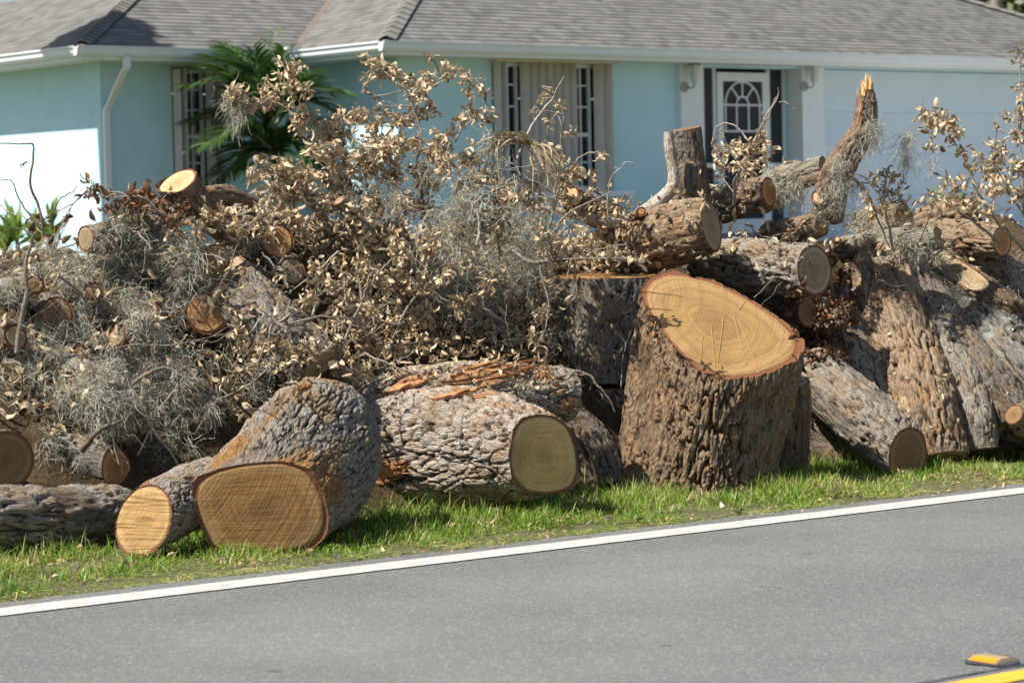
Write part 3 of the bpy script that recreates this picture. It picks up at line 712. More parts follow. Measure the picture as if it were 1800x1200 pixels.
# trees: tapered trunk, limbs, crown of small leaf faces
M_TRUNK = plain('tree_bark', (0.16, 0.12, 0.09), 0.9, 0.3, 6.0)
def leafy_tree(name, label, base, h, cr, nleaf, lsize, mat, seed, squash=0.75):
    rg = np.random.default_rng(seed); base = np.array(base, float); t = thing(name, label, 'tree', base, 'trees beyond the house roof' if 'roof' in label else None)
    tr = MB(); top = base + [0, 0, h * 0.62]; tr.tube(wiggle([base, base + [0, 0, h * .3], top], 12, 0.25, seed), np.linspace(0.035 * h, 0.012 * h, 12), 9)
    cl = []
    for i in range(26):
        a = rg.uniform(0, 6.28); r_ = cr * math.sqrt(rg.random()); z = h * 0.66 + rg.uniform(-1, 1) * cr * squash * math.sqrt(max(0.05, 1 - (r_ / cr) ** 2))
        c = base + [r_ * math.cos(a), r_ * math.sin(a), z]; cl.append(c)
        tr.tube(spline([base + [0, 0, h * rg.uniform(.3, .55)], (c + top) / 2, c], 6), np.linspace(0.009 * h, 0.002 * h, 6), 5, False)
    link('trunk', tr.mesh('trunk', base, True), M_TRUNK, t)
    cl = np.array(cl); ci = rg.integers(0, len(cl), nleaf); pos = cl[ci] + unit(rg.normal(0, 1, (nleaf, 3))) * (rg.random((nleaf, 1)) ** 0.5) * cr * 0.36
    d = unit(rg.normal(0, 1, (nleaf, 3))); k = np.linspace(0, 1, 3)[None, :, None]
    C = pos[:, None] + d[:, None] * lsize * k; sd = unit(np.cross(d, rg.normal(0, 1, (nleaf, 3)))); wd = np.tile(lsize * 0.3 * np.array([.25, 1, .1]), (nleaf, 1))
    V, q, r = ribbons(C, wd, sd); link('crown', make_mesh('crown', V - base, q, None, {'rnd': r}), mat, t, kind='stuff')
M_TLEAF = leaf_mat('tree_leaf', (0.045, 0.075, 0.02), (0.10, 0.13, 0.04), 0.5, 0.2)
gz_far = 0.7
for i, (px, py, Y, h, cr, lab) in enumerate(((1735, -5, 78, 9, 3.6, 'green tree beyond the right end of the roof, left of the pole'), (1792, 0, 84, 9.5, 3.6, 'green tree beyond the right end of the roof, right of the pole'), (1860, 5, 80, 10, 4, 'green tree beyond the roof at the right frame edge'))):
    b_ = P(px, py, Y); b_[2] = gz_far; leafy_tree('background_tree', lab, b_, h, cr, 6000, 0.32, M_TLEAF, 50 + i)
pp = P(1750, 8, 72); pp[2] = 0.6
m_ = MB(); m_.tube([pp, pp + [0, 0, 10.5]], [0.16, 0.11], 10); pole = tag(link('utility_pole', m_.mesh('utility_pole', pp, True), plain('weathered_pole', (0.22, 0.20, 0.17), 0.9), None, pp), 'grey utility pole before the far trees at top right', 'pole')
nb = P(1830, 60, 64); nb[2] = 0.6; ne = thing('neighbour_house', 'neighbouring house with tan roof at the right frame edge', 'house', nb)
w = MB(); w.box((nb[0] - 1.0, nb[1], 0.6), (nb[0] + 12, nb[1] + 8, 4.6)); link('wall', w.mesh('wall', nb), plain('beige_stucco', (0.5, 0.42, 0.34), 0.9), ne)
zt_ = P(1800, 24, 64)[2]
w = MB(); w.add([nb * [1, 1, 0] + [-1.5, -0.5, 4.602], nb * [1, 1, 0] + [12.5, -0.5, 4.602], nb * [1, 1, 0] + [12.5, 8.5, 4.602], nb * [1, 1, 0] + [-1.5, 8.5, 4.602], nb * [1, 1, 0] + [2.5, 4, zt_ + 1.2], nb * [1, 1, 0] + [8.5, 4, zt_ + 1.2]], [(0, 1, 5, 4), (2, 3, 4, 5), (0, 3, 2, 1)], [(1, 2, 5), (3, 0, 4)])
link('roof', w.mesh('roof', nb), plain('tan_roof', (0.36, 0.25, 0.18), 0.9), ne)
# tree left of the house whose crown shades the roof hip
tb_ = H(uA + 0.55, nB + 0.50, 3.8) + SUN * 6.0
leafy_tree('oak_tree', 'oak tree standing left of the house outside the frame, shading the roof', (tb_[0], tb_[1], 0.7), (tb_[2] - 0.7) / 0.66, 0.72, 6000, 0.16, M_TLEAF, 70, 0.45)
# ------------------------------------------------------------------ the heap's inner mass of chopped litter
HU0, HN0, HS = -5.0, 0.0, 0.025
gu_, gn_ = np.meshgrid(np.arange(HU0, 8.0, HS), np.arange(HN0, 5.2, HS), indexing='ij')
def heap_shape(u, n):
    top = 1.02 + 0.06 * np.sin(u * 1.3) + 0.05 * sstep(u, -3, -1.5)
    q = np.stack([u * 1.4, n * 1.4, u * 0], -1)
    fr = 1.00 + 0.12 * vnoise(np.stack([u * 0.9, u * 0, u * 0], -1), 4) + 0.15 * sstep(u, 0.3, 1.0)
    h = top * sstep(n, fr - 0.05, fr + 1.35) * (1 - sstep(n, 3.0, 4.6))
    h = h + (0.16 * fbm(q * 1.6, 4, 12) + 0.05 * vnoise(q * 9, 3)) * np.minimum(1, h * 3)
    return h - 0.05
HZ = heap_shape(gu_, gn_)
def heap_z(u, n):
    i = np.clip((np.asarray(u) - HU0) / HS, 0, HZ.shape[0] - 1.01); j = np.clip((np.asarray(n) - HN0) / HS, 0, HZ.shape[1] - 1.01)
    a = i.astype(int); b_ = j.astype(int); f = i - a; g = j - b_
    return HZ[a, b_] * (1 - f) * (1 - g) + HZ[a + 1, b_] * f * (1 - g) + HZ[a, b_ + 1] * (1 - f) * g + HZ[a + 1, b_ + 1] * f * g
YSCAN = np.arange(8.2, 18, 0.02)
def HY(px, py):
    d = pdir(px, py); Q = EYE + d * YSCAN[:, None]; u, n = un(Q)
    hit = np.nonzero((Q[:, 2] < heap_z(u, n)) & (n > 0.5))[0]
    if len(hit): return float(YSCAN[hit[0]])
    k = np.nonzero(n > 2.1)[0]; return float(YSCAN[k[0]])
def duff():
    m, nt, b = new_mat('chopped_litter'); v = coords(nt, 'Object')
    f = noise(nt, v, 45, 5, 0.7); g = noise(nt, v, 6, 4)
    c = mix(nt, mapr(nt, f, 0.35, 0.65), (0.055, 0.038, 0.024), (0.15, 0.105, 0.06))
    c = mix(nt, mapr(nt, g, 0.5, 0.65, 0, 0.5), c, (0.11, 0.105, 0.07))
    setin(nt, b, 'Base Color', c); b.inputs['Roughness'].default_value = 1.0; b.inputs['Specular IOR Level'].default_value = 0.05
    bump(nt, b, f, 1.0, 0.03); return m
hv = LINE0 + gu_[..., None] * U + gn_[..., None] * Nn; hv[..., 2] = HZ
sub = hv[::2, ::2]; a, bb = sub.shape[:2]; ii = np.arange(a - 1)[:, None] * bb + np.arange(bb - 1)[None]
hq = np.stack([ii, ii + bb, ii + bb + 1, ii + 1], -1).reshape(-1, 4)
keep = (sub[..., 2].reshape(-1)[hq].max(1) > -0.02)
ob = link('litter_heap', make_mesh('litter_heap', sub.reshape(-1, 3), hq[keep]), duff(), kind='stuff')
tag(ob, 'brown mass of chopped litter filling the pile between the logs', 'litter heap')
BV_V = []; BV_Q = []; BV_N = 0
def bvh_add(grid, closed=True):
    global BV_N
    M, N = grid.shape[:2]; i = np.arange(M - 1)[:, None] * N; j = np.arange(N if closed else N - 1)[None]; jn = (j + 1) % N
    q = np.stack([i + j, i + jn, i + N + jn, i + N + j], -1).reshape(-1, 4)
    BV_V.append(grid.reshape(-1, 3)); BV_Q.append(q + BV_N); BV_N += M * N
bvh_add(sub[::2, ::2], False)

# ------------------------------------------------------------------ materials of the wood
B_BROWN = bark_mat('furrowed_brown_bark', (0.235, 0.17, 0.115), (0.06, 0.034, 0.02), warm=(0.30, 0.185, 0.10))
B_GREY = bark_mat('grey_oak_bark', (0.285, 0.255, 0.22), (0.055, 0.037, 0.026), lichen=(0.38, 0.385, 0.34), lichen_amt=0.65)
B_RUST = bark_mat('grey_bark_with_rust_stain', (0.30, 0.27, 0.235), (0.065, 0.04, 0.025), patch=(0.42, 0.23, 0.10), patch_amt=0.55, lichen=(0.42, 0.42, 0.40), lichen_amt=0.60)
B_PLATE = bark_mat('pale_plated_bark', (0.40, 0.345, 0.29), (0.06, 0.037, 0.023), patch=(0.42, 0.19, 0.07), patch_amt=0.585, lichen=(0.36, 0.37, 0.37), lichen_amt=0.64, warm=(0.34, 0.22, 0.13))
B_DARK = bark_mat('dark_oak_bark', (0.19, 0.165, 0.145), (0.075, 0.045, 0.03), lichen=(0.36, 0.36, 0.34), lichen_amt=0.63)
B_RED = bark_mat('reddish_bark', (0.25, 0.18, 0.135), (0.08, 0.043, 0.026), lichen=(0.36, 0.35, 0.30), lichen_amt=0.66)
B_TAN = bark_mat('peeled_tan_bark', (0.295, 0.225, 0.16), (0.07, 0.042, 0.026), patch=(0.62, 0.46, 0.28), patch_amt=0.60, warm=(0.36, 0.21, 0.11))
B_LICH = bark_mat('lichen_covered_bark', (0.22, 0.205, 0.185), (0.06, 0.045, 0.033), lichen=(0.38, 0.42, 0.36), lichen_amt=0.54)
B_MOSS = bark_mat('mossy_grey_bark', (0.27, 0.245, 0.205), (0.11, 0.075, 0.045), lichen=(0.33, 0.34, 0.25), lichen_amt=0.55)
B_TWIG = bark_mat('pale_twig_bark', (0.38, 0.34, 0.29), (0.17, 0.12, 0.085))
B_BARE = bark_mat('bleached_bare_branch', (0.55, 0.51, 0.45), (0.34, 0.27, 0.20))
W_TAN = wood_mat('sawn_oak_tan', (0.42, 0.225, 0.085), (0.50, 0.30, 0.13), streak=0.65, crack=0.3)
W_GRAIN = wood_mat('split_grain_oak', (0.44, 0.27, 0.11), (0.50, 0.33, 0.15), streak=0.2, grain=0.85, crack=0.0)
W_STUMP = wood_mat('sawn_oak_golden', (0.36, 0.215, 0.085), (0.39, 0.24, 0.105), streak=0.55, dirty=0.35, crack=0.12)
W_PALE = wood_mat('sawn_oak_pale', (0.56, 0.37, 0.15), (0.58, 0.41, 0.20), streak=0.5, dirty=0.6, crack=0.08)
W_RED = wood_mat('sawn_oak_reddish', (0.46, 0.22, 0.09), (0.60, 0.36, 0.16), streak=0.4, dirty=0.3)
W_GREY = wood_mat('weathered_sawn_face', (0.33, 0.25, 0.15), (0.40, 0.32, 0.21), streak=0.5, dirty=0.5)
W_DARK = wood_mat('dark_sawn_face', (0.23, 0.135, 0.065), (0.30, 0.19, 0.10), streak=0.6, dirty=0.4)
W_BRIGHT = wood_mat('fresh_sawn_face', (0.50, 0.345, 0.175), (0.56, 0.43, 0.26), streak=0.35, dirty=0.2)
def torn():
    m, nt, b = new_mat('torn_orange_wood'); v = attr(nt, 'lc'); mp = nd(nt, 'Mapping', {'Scale': (30, 30, 4)}); nt.links.new(v, mp.inputs[0])
    f = noise(nt, mp.outputs[0], 1.0, 4); c = mix(nt, mapr(nt, f, 0.3, 0.7), (0.22, 0.085, 0.035), (0.50, 0.27, 0.115))
    setin(nt, b, 'Base Color', c); b.inputs['Roughness'].default_value = 0.85; bump(nt, b, f, 0.8, 0.006); return m
M_TORN = torn()

# ------------------------------------------------------------------ log builder
def loft(rings, res, depth, plate, seed, stretch=2.4, lump=0.05, n0=None, n1=None):
    R0 = np.asarray(rings, float); K, N0 = R0.shape[:2]
    cen = R0.mean(1); rad = np.linalg.norm(R0 - cen[:, None], axis=-1).mean(1)
    L = np.linalg.norm(np.diff(cen, axis=0), axis=1).sum()
    N = int(np.clip(2 * np.pi * rad.max() / res, 24, 560)); M = int(np.clip(L / res, 10, 330))
    A = spline(R0.reshape(K, -1), M).reshape(M, N0, 3)
    x = np.linspace(0, N0, N, endpoint=False); i = x.astype(int); f = (x - i)[None, :, None]
    g = lambda k: A[:, (i + k) % N0]
    a, b_, c, d = g(-1), g(0), g(1), g(2)
    V = 0.5 * (2 * b_ + (c - a) * f + (2 * a - 5 * b_ + 4 * c - d) * f ** 2 + (3 * b_ - a - 3 * c + d) * f ** 3)
    C = V.mean(1); s = np.concatenate([[0], np.cumsum(np.linalg.norm(np.diff(C, axis=0), axis=1))])
    T = unit(np.gradient(C, axis=0))
    # slant the two ends onto their cut planes
    for end, nrm in ((0, n0), (M - 1, n1)):
        if nrm is None: continue
        nrm = unit(nrm); t = T[end]; dn = float(t @ nrm)
        if abs(dn) < 0.25: dn = 0.25 * (1 if dn >= 0 else -1)
        sh = -((V[end] - C[end]) @ nrm) / dn
        reach = max(0.05, 2.2 * np.abs(sh).max()); dist = s if end == 0 else s[-1] - s
        wgt = np.clip(1 - dist / min(reach, 0.9 * s[-1]), 0, 1)
        V = V + wgt[:, None, None] * sh[None, :, None] * t
    dv = np.gradient(V, axis=0); dc = np.roll(V, -1, 1) - np.roll(V, 1, 1)
    nm = unit(np.cross(dc, dv)); out = V - C[:, None]
    nm = nm * np.where((nm * out).sum(-1, keepdims=True).mean() < 0, -1, 1)
    th = np.linspace(0, 2 * np.pi, N, endpoint=False)[None]; rr = np.linalg.norm(out, axis=-1)
    rm = np.repeat(np.linalg.norm(out, axis=-1).mean(1)[:, None], N, 1)
    lc = np.stack([np.cos(th) * rm, np.sin(th) * rm, np.repeat(s[:, None], N, 1)], -1)
    plate = plate * 0.78; stretch = stretch * 2.0
    q = lc / plate * np.array([1, 1, 1 / stretch]) + seed * 7.3
    q = q + 0.55 * np.stack([vnoise(q * 0.7, seed + k) for k in range(3)], -1) + 0.22 * np.stack([vnoise(q * 2.3, seed + k + 40) for k in range(3)], -1)
    F1, F2 = worley(q, seed)
    h = np.clip((F2 - F1) / 0.15, 0, 1) ** 1.2
    # plates of uneven height, split again by finer cracks
    q2 = q * np.array([1.7, 1.7, 2.8]) + 3.7
    Fa, Fb = worley(q2, seed + 50)
    h = h * (0.74 + 0.34 * vnoise(q * 0.8 + 5, seed + 3)) * (0.76 + 0.24 * np.clip((Fb - Fa) / 0.2, 0, 1))
    h = np.clip(h * 1.35 + 0.15 * vnoise(q * 3.3, seed + 8), 0, 1)
    # places where the outer plates have flaked away
    peel = sstep(fbm(lc * np.array([7, 7, 4]) + seed * 2.1, 4, seed + 60), 0.16, 0.23) * 0.75
    h = h * (1 - peel) + peel * np.clip(0.30 + 0.25 * vnoise(q * 2.5, seed + 9), 0, 1)
    lm = lump * rr * (1.1 * fbm(lc * 3.2 + seed, 3, seed) + 0.5 * vnoise(lc * 9, seed + 2))
    D = depth * (h - 0.6) + depth * 0.4 * fbm(q * 4.5, 2, seed + 20) + lm
    de = np.minimum(s, s[-1] - s); D = D * np.clip(0.30 + 0.70 * de / 0.05, 0, 1)[:, None]
    V = V + nm * D[..., None]
    for end, nrm in ((0, n0), (M - 1, n1)):
        nr = unit(nrm) if nrm is not None else T[end] * (-1 if end == 0 else 1)
        t = T[end]; dn = float(t @ nr); dn = dn if abs(dn) > 0.25 else 0.25 * np.sign(dn or 1)
        V[end] = V[end] - (((V[end] - C[end]) @ nr) / dn)[:, None] * t
    return V, h, lc, C, T
def grid_quads(M, N):
    i = np.arange(M - 1)[:, None] * N; j = np.arange(N)[None]; jn = (j + 1) % N
    return np.stack([i + j, i + jn, i + N + jn, i + N + j], -1).reshape(-1, 4)
def face_mesh(ring, nrm, base, seed):
    N = len(ring); st = max(1, N // 120); ring = ring[::st]; N = len(ring); c = ring.mean(0)
    Rm = np.linalg.norm(ring - c, axis=-1).mean(); fr = np.array([1, 0.985, 0.96, 0.93, 0.88, 0.8, 0.7, 0.6, 0.5, 0.4, 0.3, 0.2, 0.1])
    sm = (np.roll(ring, 1, 0) + np.roll(ring, -1, 0) + 2 * ring) / 4
    for _ in range(30): sm = (np.roll(sm, 1, 0) + np.roll(sm, -1, 0) + 2 * sm) / 4
    e1_ = unit(np.cross(nrm, [0.01, 0.02, 1.0]) if abs(nrm[2]) < 0.95 else np.array([1.0, 0, 0])); e2_ = np.cross(nrm, e1_)
    V = []; rn = []; rc = []; th = np.linspace(0, 2 * np.pi, N, endpoint=False)
    for k, f in enumerate(fr):
        src = ring * (f if k else 1) + c * (1 - f) if k < 2 else sm * f + c * (1 - f)
        p = src + nrm * (0.0010 * vnoise(src * 18, seed) - (0.003 if 0 < k < 3 else 0))[:, None] * (0 if k == 0 else 1)
        V.append(p); rn.append(np.full(N, f)); rc.append(np.stack([(p - c) @ e1_, (p - c) @ e2_, th * 0], -1))
    V = np.vstack(V + [c[None]]); rn = np.concatenate(rn + [[0.0]]); rc = np.vstack(rc + [np.zeros((1, 3))])
    q = grid_quads(len(fr), N); b_ = (len(fr) - 1) * N
    t = np.array([(b_ + j, b_ + (j + 1) % N, len(V) - 1) for j in range(N)])
    return make_mesh('cut_face', V - base, q, t, {'rn': rn, 'rc': rc}, True)
def rings_from_path(pts, K=None, ell=1.0):
    p = np.array([q[0] for q in pts]); r = np.array([q[1] for q in pts]); K = K or max(6, 3 * len(pts))
    C = spline(p, K); R = spline(np.repeat(r[:, None], 3, 1), K)[:, 0] if len(r) > 2 else np.linspace(r[0], r[1], K)
    Vg, _ = tube_grid(C, R, 40); return Vg
LOGN = [0]
def log(name, label, rings, bark, face, n0=None, n1=None, res=0.008, depth=0.014, plate=0.045, seed=None, lump=0.05, stretch=2.4, extra=(), cat='log', group=None, endmats=(None, None), base=None, stuff=None):
    LOGN[0] += 1; seed = LOGN[0] if seed is None else seed
    sets = [(rings, n0, n1, (endmats[0] or face, endmats[1] or face))] + [(e['rings'], e.get('n0'), e.get('n1'), (e.get('f0'), e.get('f1', face))) for e in extra]
    Vs = []; Qs = []; hs = []; ls = []; off = 0; faces = []
    for k, (rg, a, b_, fm) in enumerate(sets):
        V, h, lc, C, T = loft(rg, res, depth, plate, seed + 100 * k, stretch, lump, a, b_)
        M, N = V.shape[:2]; Vs.append(V.reshape(-1, 3)); Qs.append(grid_quads(M, N) + off); off += M * N; hs.append(h.ravel()); ls.append(lc.reshape(-1, 3))
        bvh_add(V[np.linspace(0, M - 1, min(M, 24)).astype(int)][:, ::max(1, N // 28)])
        for e, nr, t in ((0, a, -T[0]), (M - 1, b_, T[-1])):
            mt = fm[0] if e == 0 else fm[1]
            if mt is not None: faces.append((V[e], unit(nr) if nr is not None else t, mt))
    AV = np.vstack(Vs); bs = np.array([AV[:, 0].mean(), AV[:, 1].mean(), AV[:, 2].min()])
    t = thing(name, label, cat, bs, group)
    link('bark', make_mesh('bark', AV - bs, np.vstack(Qs), None, {'bh': np.concatenate(hs), 'lc': np.vstack(ls)}), bark, t)
    for ring, nr, mt in faces: link('cut_face', face_mesh(ring, nr, bs, seed), mt, t)
    t['_b'] = bs.tolist(); return t
def pr(px, py, Y, rpx): return (P(px, py, Y), rpx * Y / FPX)
def hp(px, py, rpx, dY=0.0): Y = HY(px, py) + dY; return pr(px, py, Y, rpx)
def ring_px(outline, Yc, cpx, nrm, n=40, axes=(np.array([1., 0, 0]), np.array([0, 0, 1.]))):
    c0 = P(cpx[0], cpx[1], Yc); nrm = unit(nrm); pts = []
    for (x, y) in outline:
        d = pdir(x, y); pts.append(EYE + d * (((c0 - EYE) @ nrm) / (d @ nrm)))
    pts = np.array(pts); c = pts.mean(0); a = np.arctan2((pts - c) @ axes[1], (pts - c) @ axes[0]) % (2 * np.pi)
    o = np.argsort(a); a = a[o]; pts = pts[o]
    th = np.linspace(0, 2 * np.pi, n, endpoint=False)
    ae = np.concatenate([a[-1:] - 2 * np.pi, a, a[:1] + 2 * np.pi]); pe = np.vstack([pts[-1:], pts, pts[:1]])
    return np.stack([np.interp(th, ae, pe[:, k]) for k in range(3)], -1)
def ell_ring(px, py, Y, rx, ry, nrm=None, n=40, horizontal=False):
    c = P(px, py, Y); th = np.linspace(0, 2 * np.pi, n, endpoint=False); k = Y / FPX
    v = np.array([0, 1.0, 0]) if horizontal else np.array([0, 0, 1.0])
    return c + (np.cos(th) * rx * k)[:, None] * np.array([1.0, 0, 0]) + (np.sin(th) * ry * k)[:, None] * v
def shards(t, pts, dirn, n, length, width, seed, spread=0.35, mat=None, name='torn_wood', count=1):
    rg = np.random.default_rng(seed); bs = np.array(t['_b']); V = []; T_ = []; lc = []; k = 0
    pts = np.asarray(pts, float)
    for i in range(n):
        a = rg.random(); j = rg.integers(0, len(pts) - 1) if len(pts) > 1 else 0
        p = pts[j] * (1 - a) + pts[min(j + 1, len(pts) - 1)] * a + rg.normal(0, width * 1.2, 3)
        d = unit(np.asarray(dirn) + rg.normal(0, spread, 3)); L = length * rg.uniform(0.4, 1.1); w_ = width * rg.uniform(0.5, 1.2)
        s = unit(np.cross(d, rg.normal(0, 1, 3))); s2 = np.cross(d, s)
        m_ = p + d * L * 0.6 + rg.normal(0, L * 0.05, 3)
        V += [p + s * w_, p + s2 * w_ * .5, p - s * w_, p - s2 * w_ * .5, m_ + s * w_ * .7, m_ + s2 * w_ * .35, m_ - s * w_ * .7, m_ - s2 * w_ * .35, p + d * L]
        lc += [(w_ + i, 0, 0), (i, w_, 0), (-w_ + i, 0, 0), (i, -w_, 0), (w_ + i, 0, L * .6), (i, w_, L * .6), (-w_ + i, 0, L * .6), (i, -w_, L * .6), (i, 0, L)]
        for q in range(4): r = (q + 1) % 4; T_ += [(k + q, k + r, k + 4 + r), (k + q, k + 4 + r, k + 4 + q), (k + 4 + q, k + 4 + r, k + 8)]
        k += 9
    return link(name, make_mesh(name, np.array(V) - bs, None, T_, {'lc': np.array(lc)}, False), mat or M_TORN, t, kind='stuff')

# ------------------------------------------------------------------ front row
# flared trunk piece with a side limb, front left
Y1 = G(460, 975)[1] + 0.02
f1 = ring_px([(333, 868), (345, 838), (380, 823), (420, 815), (470, 810), (512, 811), (545, 826), (568, 862), (579, 908), (572, 945), (545, 966), (480, 975), (420, 980), (372, 972), (352, 925)], Y1, (460, 890), (0.30, -0.95, 0.04))
r1 = ring_px([(392, 830), (415, 775), (450, 725), (492, 688), (535, 668), (590, 678), (632, 712), (660, 768), (664, 830), (640, 885), (600, 925), (545, 950), (470, 945), (415, 900)], Y1 + 0.34, (530, 810), (0.25, -0.97, 0))
body = [f1, f1 * 0.62 + r1 * 0.38, f1 * 0.28 + r1 * 0.72, r1, (r1 - r1.mean(0)) * 0.93 + P(552, 795, Y1 + 0.52), (r1 - r1.mean(0)) * 0.80 + P(568, 785, Y1 + 0.72)]
limb = rings_from_path([pr(470, 860, Y1 + 0.22, 66), pr(385, 862, Y1 + 0.14, 60), pr(310, 885, Y1 + 0.02, 56), pr(252, 915, Y1 - 0.10, 56)])
t1 = log('forked_log', 'big flared oak trunk piece with rusty orange stain and two sawn ends, front left', body, B_RUST, W_TAN, n0=(0.30, -0.95, 0.04), res=0.0045, depth=0.014, plate=0.034, stretch=1.15, lump=0.04,
        extra=[dict(rings=limb, n1=(-0.42, -0.88, 0.22), f0=None, f1=W_GRAIN)], endmats=(W_TAN, W_DARK))
shards(t1, [P(345, 860, Y1 - .01), P(345, 900, Y1 - .01), P(352, 930, Y1 - .01)], (0, -0.2, -1), 26, 0.05, 0.006, 3, 0.5)

# wide plated log, middle front, with a stubby sawn limb
Y2 = 10.98
main2 = rings_from_path([pr(640, 745, Y2 + 0.12, 60), pr(720, 730, Y2 + 0.12, 84), pr(820, 708, Y2 + 0.16, 72), pr(920, 694, Y2 + 0.24, 56), pr(1000, 695, Y2 + 0.34, 46)])
fo = [(901, 756), (916, 735), (942, 728), (976, 732), (1000, 750), (1014, 790), (1018, 838), (1006, 862), (962, 870), (922, 866), (900, 842), (893, 800)]
f2 = ring_px(fo, Y2 - 0.44, (955, 800), (0.55, -0.83, 0.0), axes=(unit(np.array([0.83, 0.55, 0])), np.array([0, 0, 1.0])))
stub2 = [f2]
ax2 = unit(np.array([0.83, 0.55, 0]))
for (x, y, dY, r) in ((930, 796, -0.40, 80), (880, 790, -0.30, 95), (800, 785, -0.14, 108), (720, 790, -0.02, 104), (655, 800, 0.06, 102), (600, 798, 0.14, 92)):
    c = P(x, y, Y2 + dY); th = np.linspace(0, 2 * np.pi, 40, endpoint=False); k = r * (Y2 + dY) / FPX
    stub2.append(c + (np.cos(th) * k)[:, None] * ax2 * 0.9 + (np.sin(th) * k)[:, None] * np.array([0, 0, 1.0]))
t2 = log('plated_log', 'wide pale-plated oak log with torn orange top and olive sawn end, middle front', main2, B_PLATE, W_PALE, res=0.0056, depth=0.016, plate=0.046, stretch=1.25, lump=0.09,
        extra=[dict(rings=stub2, n0=(0.55, -0.83, 0.0), f0=W_PALE, f1=None)], endmats=(W_DARK, W_RED))
shards(t2, [P(940, 665, Y2 + .02), P(958, 648, Y2 + .04), P(985, 690, Y2 + 0.02)], (0.3, -0.4, 0.3), 60, 0.022, 0.008, 5, 0.7)

# the great stump with the tilted golden face
Y3 = G(1215, 872)[1] + 0.33
nS = np.array([0.20, -0.56, 0.80])
so = [(1124, 515), (1136, 490), (1160, 478), (1190, 474), (1212, 486), (1250, 490), (1310, 520), (1365, 555), (1400, 582), (1418, 606), (1400, 632), (1360, 652), (1318, 663), (1270, 668), (1228, 652), (1195, 622), (1168, 590), (1150, 560), (1134, 542)]
fS = ring_px(so, Y3, (1275, 570), nS, axes=(np.array([1., 0, 0]), np.array([0, 1.0, 0])), n=64)
def hr(px, py, rx, dY=0.0, ry=None): return ell_ring(px, py, Y3 + dY, rx, ry or rx, horizontal=True, n=64)
b3 = hr(1215, 885, 136)
st = [fS * (1 - t_) + b3 * t_ + (unit((b3 - b3.mean(0)) * [1, 1, 0]) * 0.03 * max(0, 4 * (t_ - 0.75)) if t_ > 0.75 else 0) for t_ in np.linspace(0, 1, 9)]
t3 = log('stump_section', 'largest upright oak trunk section with golden tilted sawn top beside the verge', st, B_BROWN, W_STUMP, n0=nS, res=0.0043, depth=0.030, plate=0.036, stretch=3.6, lump=0.035, cat='log', endmats=(W_STUMP, W_DARK))
shards(t3, [P(1128, 530, Y3 - .04), P(1150, 585, Y3 - .12), P(1185, 640, Y3 - .20), P(1240, 678, Y3 - .26)], (0.1, -0.4, -0.6), 70, 0.022, 0.006, 8, 0.7)
sm_ = MB()
def on3(x, y):
    d = pdir(x, y); c0 = P(1275, 570, Y3); return EYE + d * (((c0 - EYE) @ unit(nS)) / (d @ unit(nS)))
for (a, b_) in (((1250, 572), (1258, 648)), ((1272, 560), (1262, 640)), ((1290, 556), (1312, 640)), ((1300, 565), (1330, 645)), ((1235, 590), (1232, 640)), ((1310, 530), (1300, 545))):
    p, q_ = on3(*a), on3(*b_); s_ = unit(np.cross(q_ - p, nS)) * 0.0035; up_ = unit(nS) * 0.003
    sm_.add([p - s_, p + s_, q_ + s_ * 0.4, q_ - s_ * 0.4, p + up_, q_ + up_], [(0, 4, 5, 3), (4, 1, 2, 5)])
link('saw_scars', sm_.mesh('saw_scars', np.array(t3['_b'])), plain('scarred_wood', (0.30, 0.17, 0.06), 0.9), t3, kind='stuff')
# second lobe of trunk leaning behind the stump's right side
log('trunk_section', 'dark furrowed trunk section tucked behind the right side of the great stump', rings_from_path([pr(1385, 668, 11.9, 38), pr(1382, 730, 11.95, 42), pr(1368, 840, 12.0, 48)]), B_BROWN, W_GREY, depth=0.014, plate=0.03, stretch=3.0)
# tall rounds behind the stump on its left
log('trunk_round', 'tall grey-barked trunk round standing behind the great stump in dappled shade', rings_from_path([pr(1068, 484, 12.35, 106), pr(1066, 560, 12.35, 107), pr(1064, 668, 12.35, 108)]), B_DARK if False else B_GREY, W_TAN, n0=(0, -0.03, 1), n1=(0, 0, -1), depth=0.009, plate=0.035, stretch=2.4, lump=0.02)
log('trunk_round', 'shaded grey trunk round under the tall one, between the plated log and the stump', rings_from_path([pr(1070, 678, 12.33, 108), pr(1070, 740, 12.33, 110), pr(1070, 880, 12.33, 112)]), B_GREY, W_TAN, n0=(0, 0, 1), n1=(0, 0, -1), depth=0.010, plate=0.038, stretch=2.4, lump=0.02)
log('trunk_root', 'dark rough root piece wedged between the plated log and the stump', rings_from_path([pr(1000, 735, 11.75, 30), pr(1040, 785, 11.62, 38), pr(1062, 850, 11.6, 44)]), B_DARK, W_DARK, depth=0.014, plate=0.03)

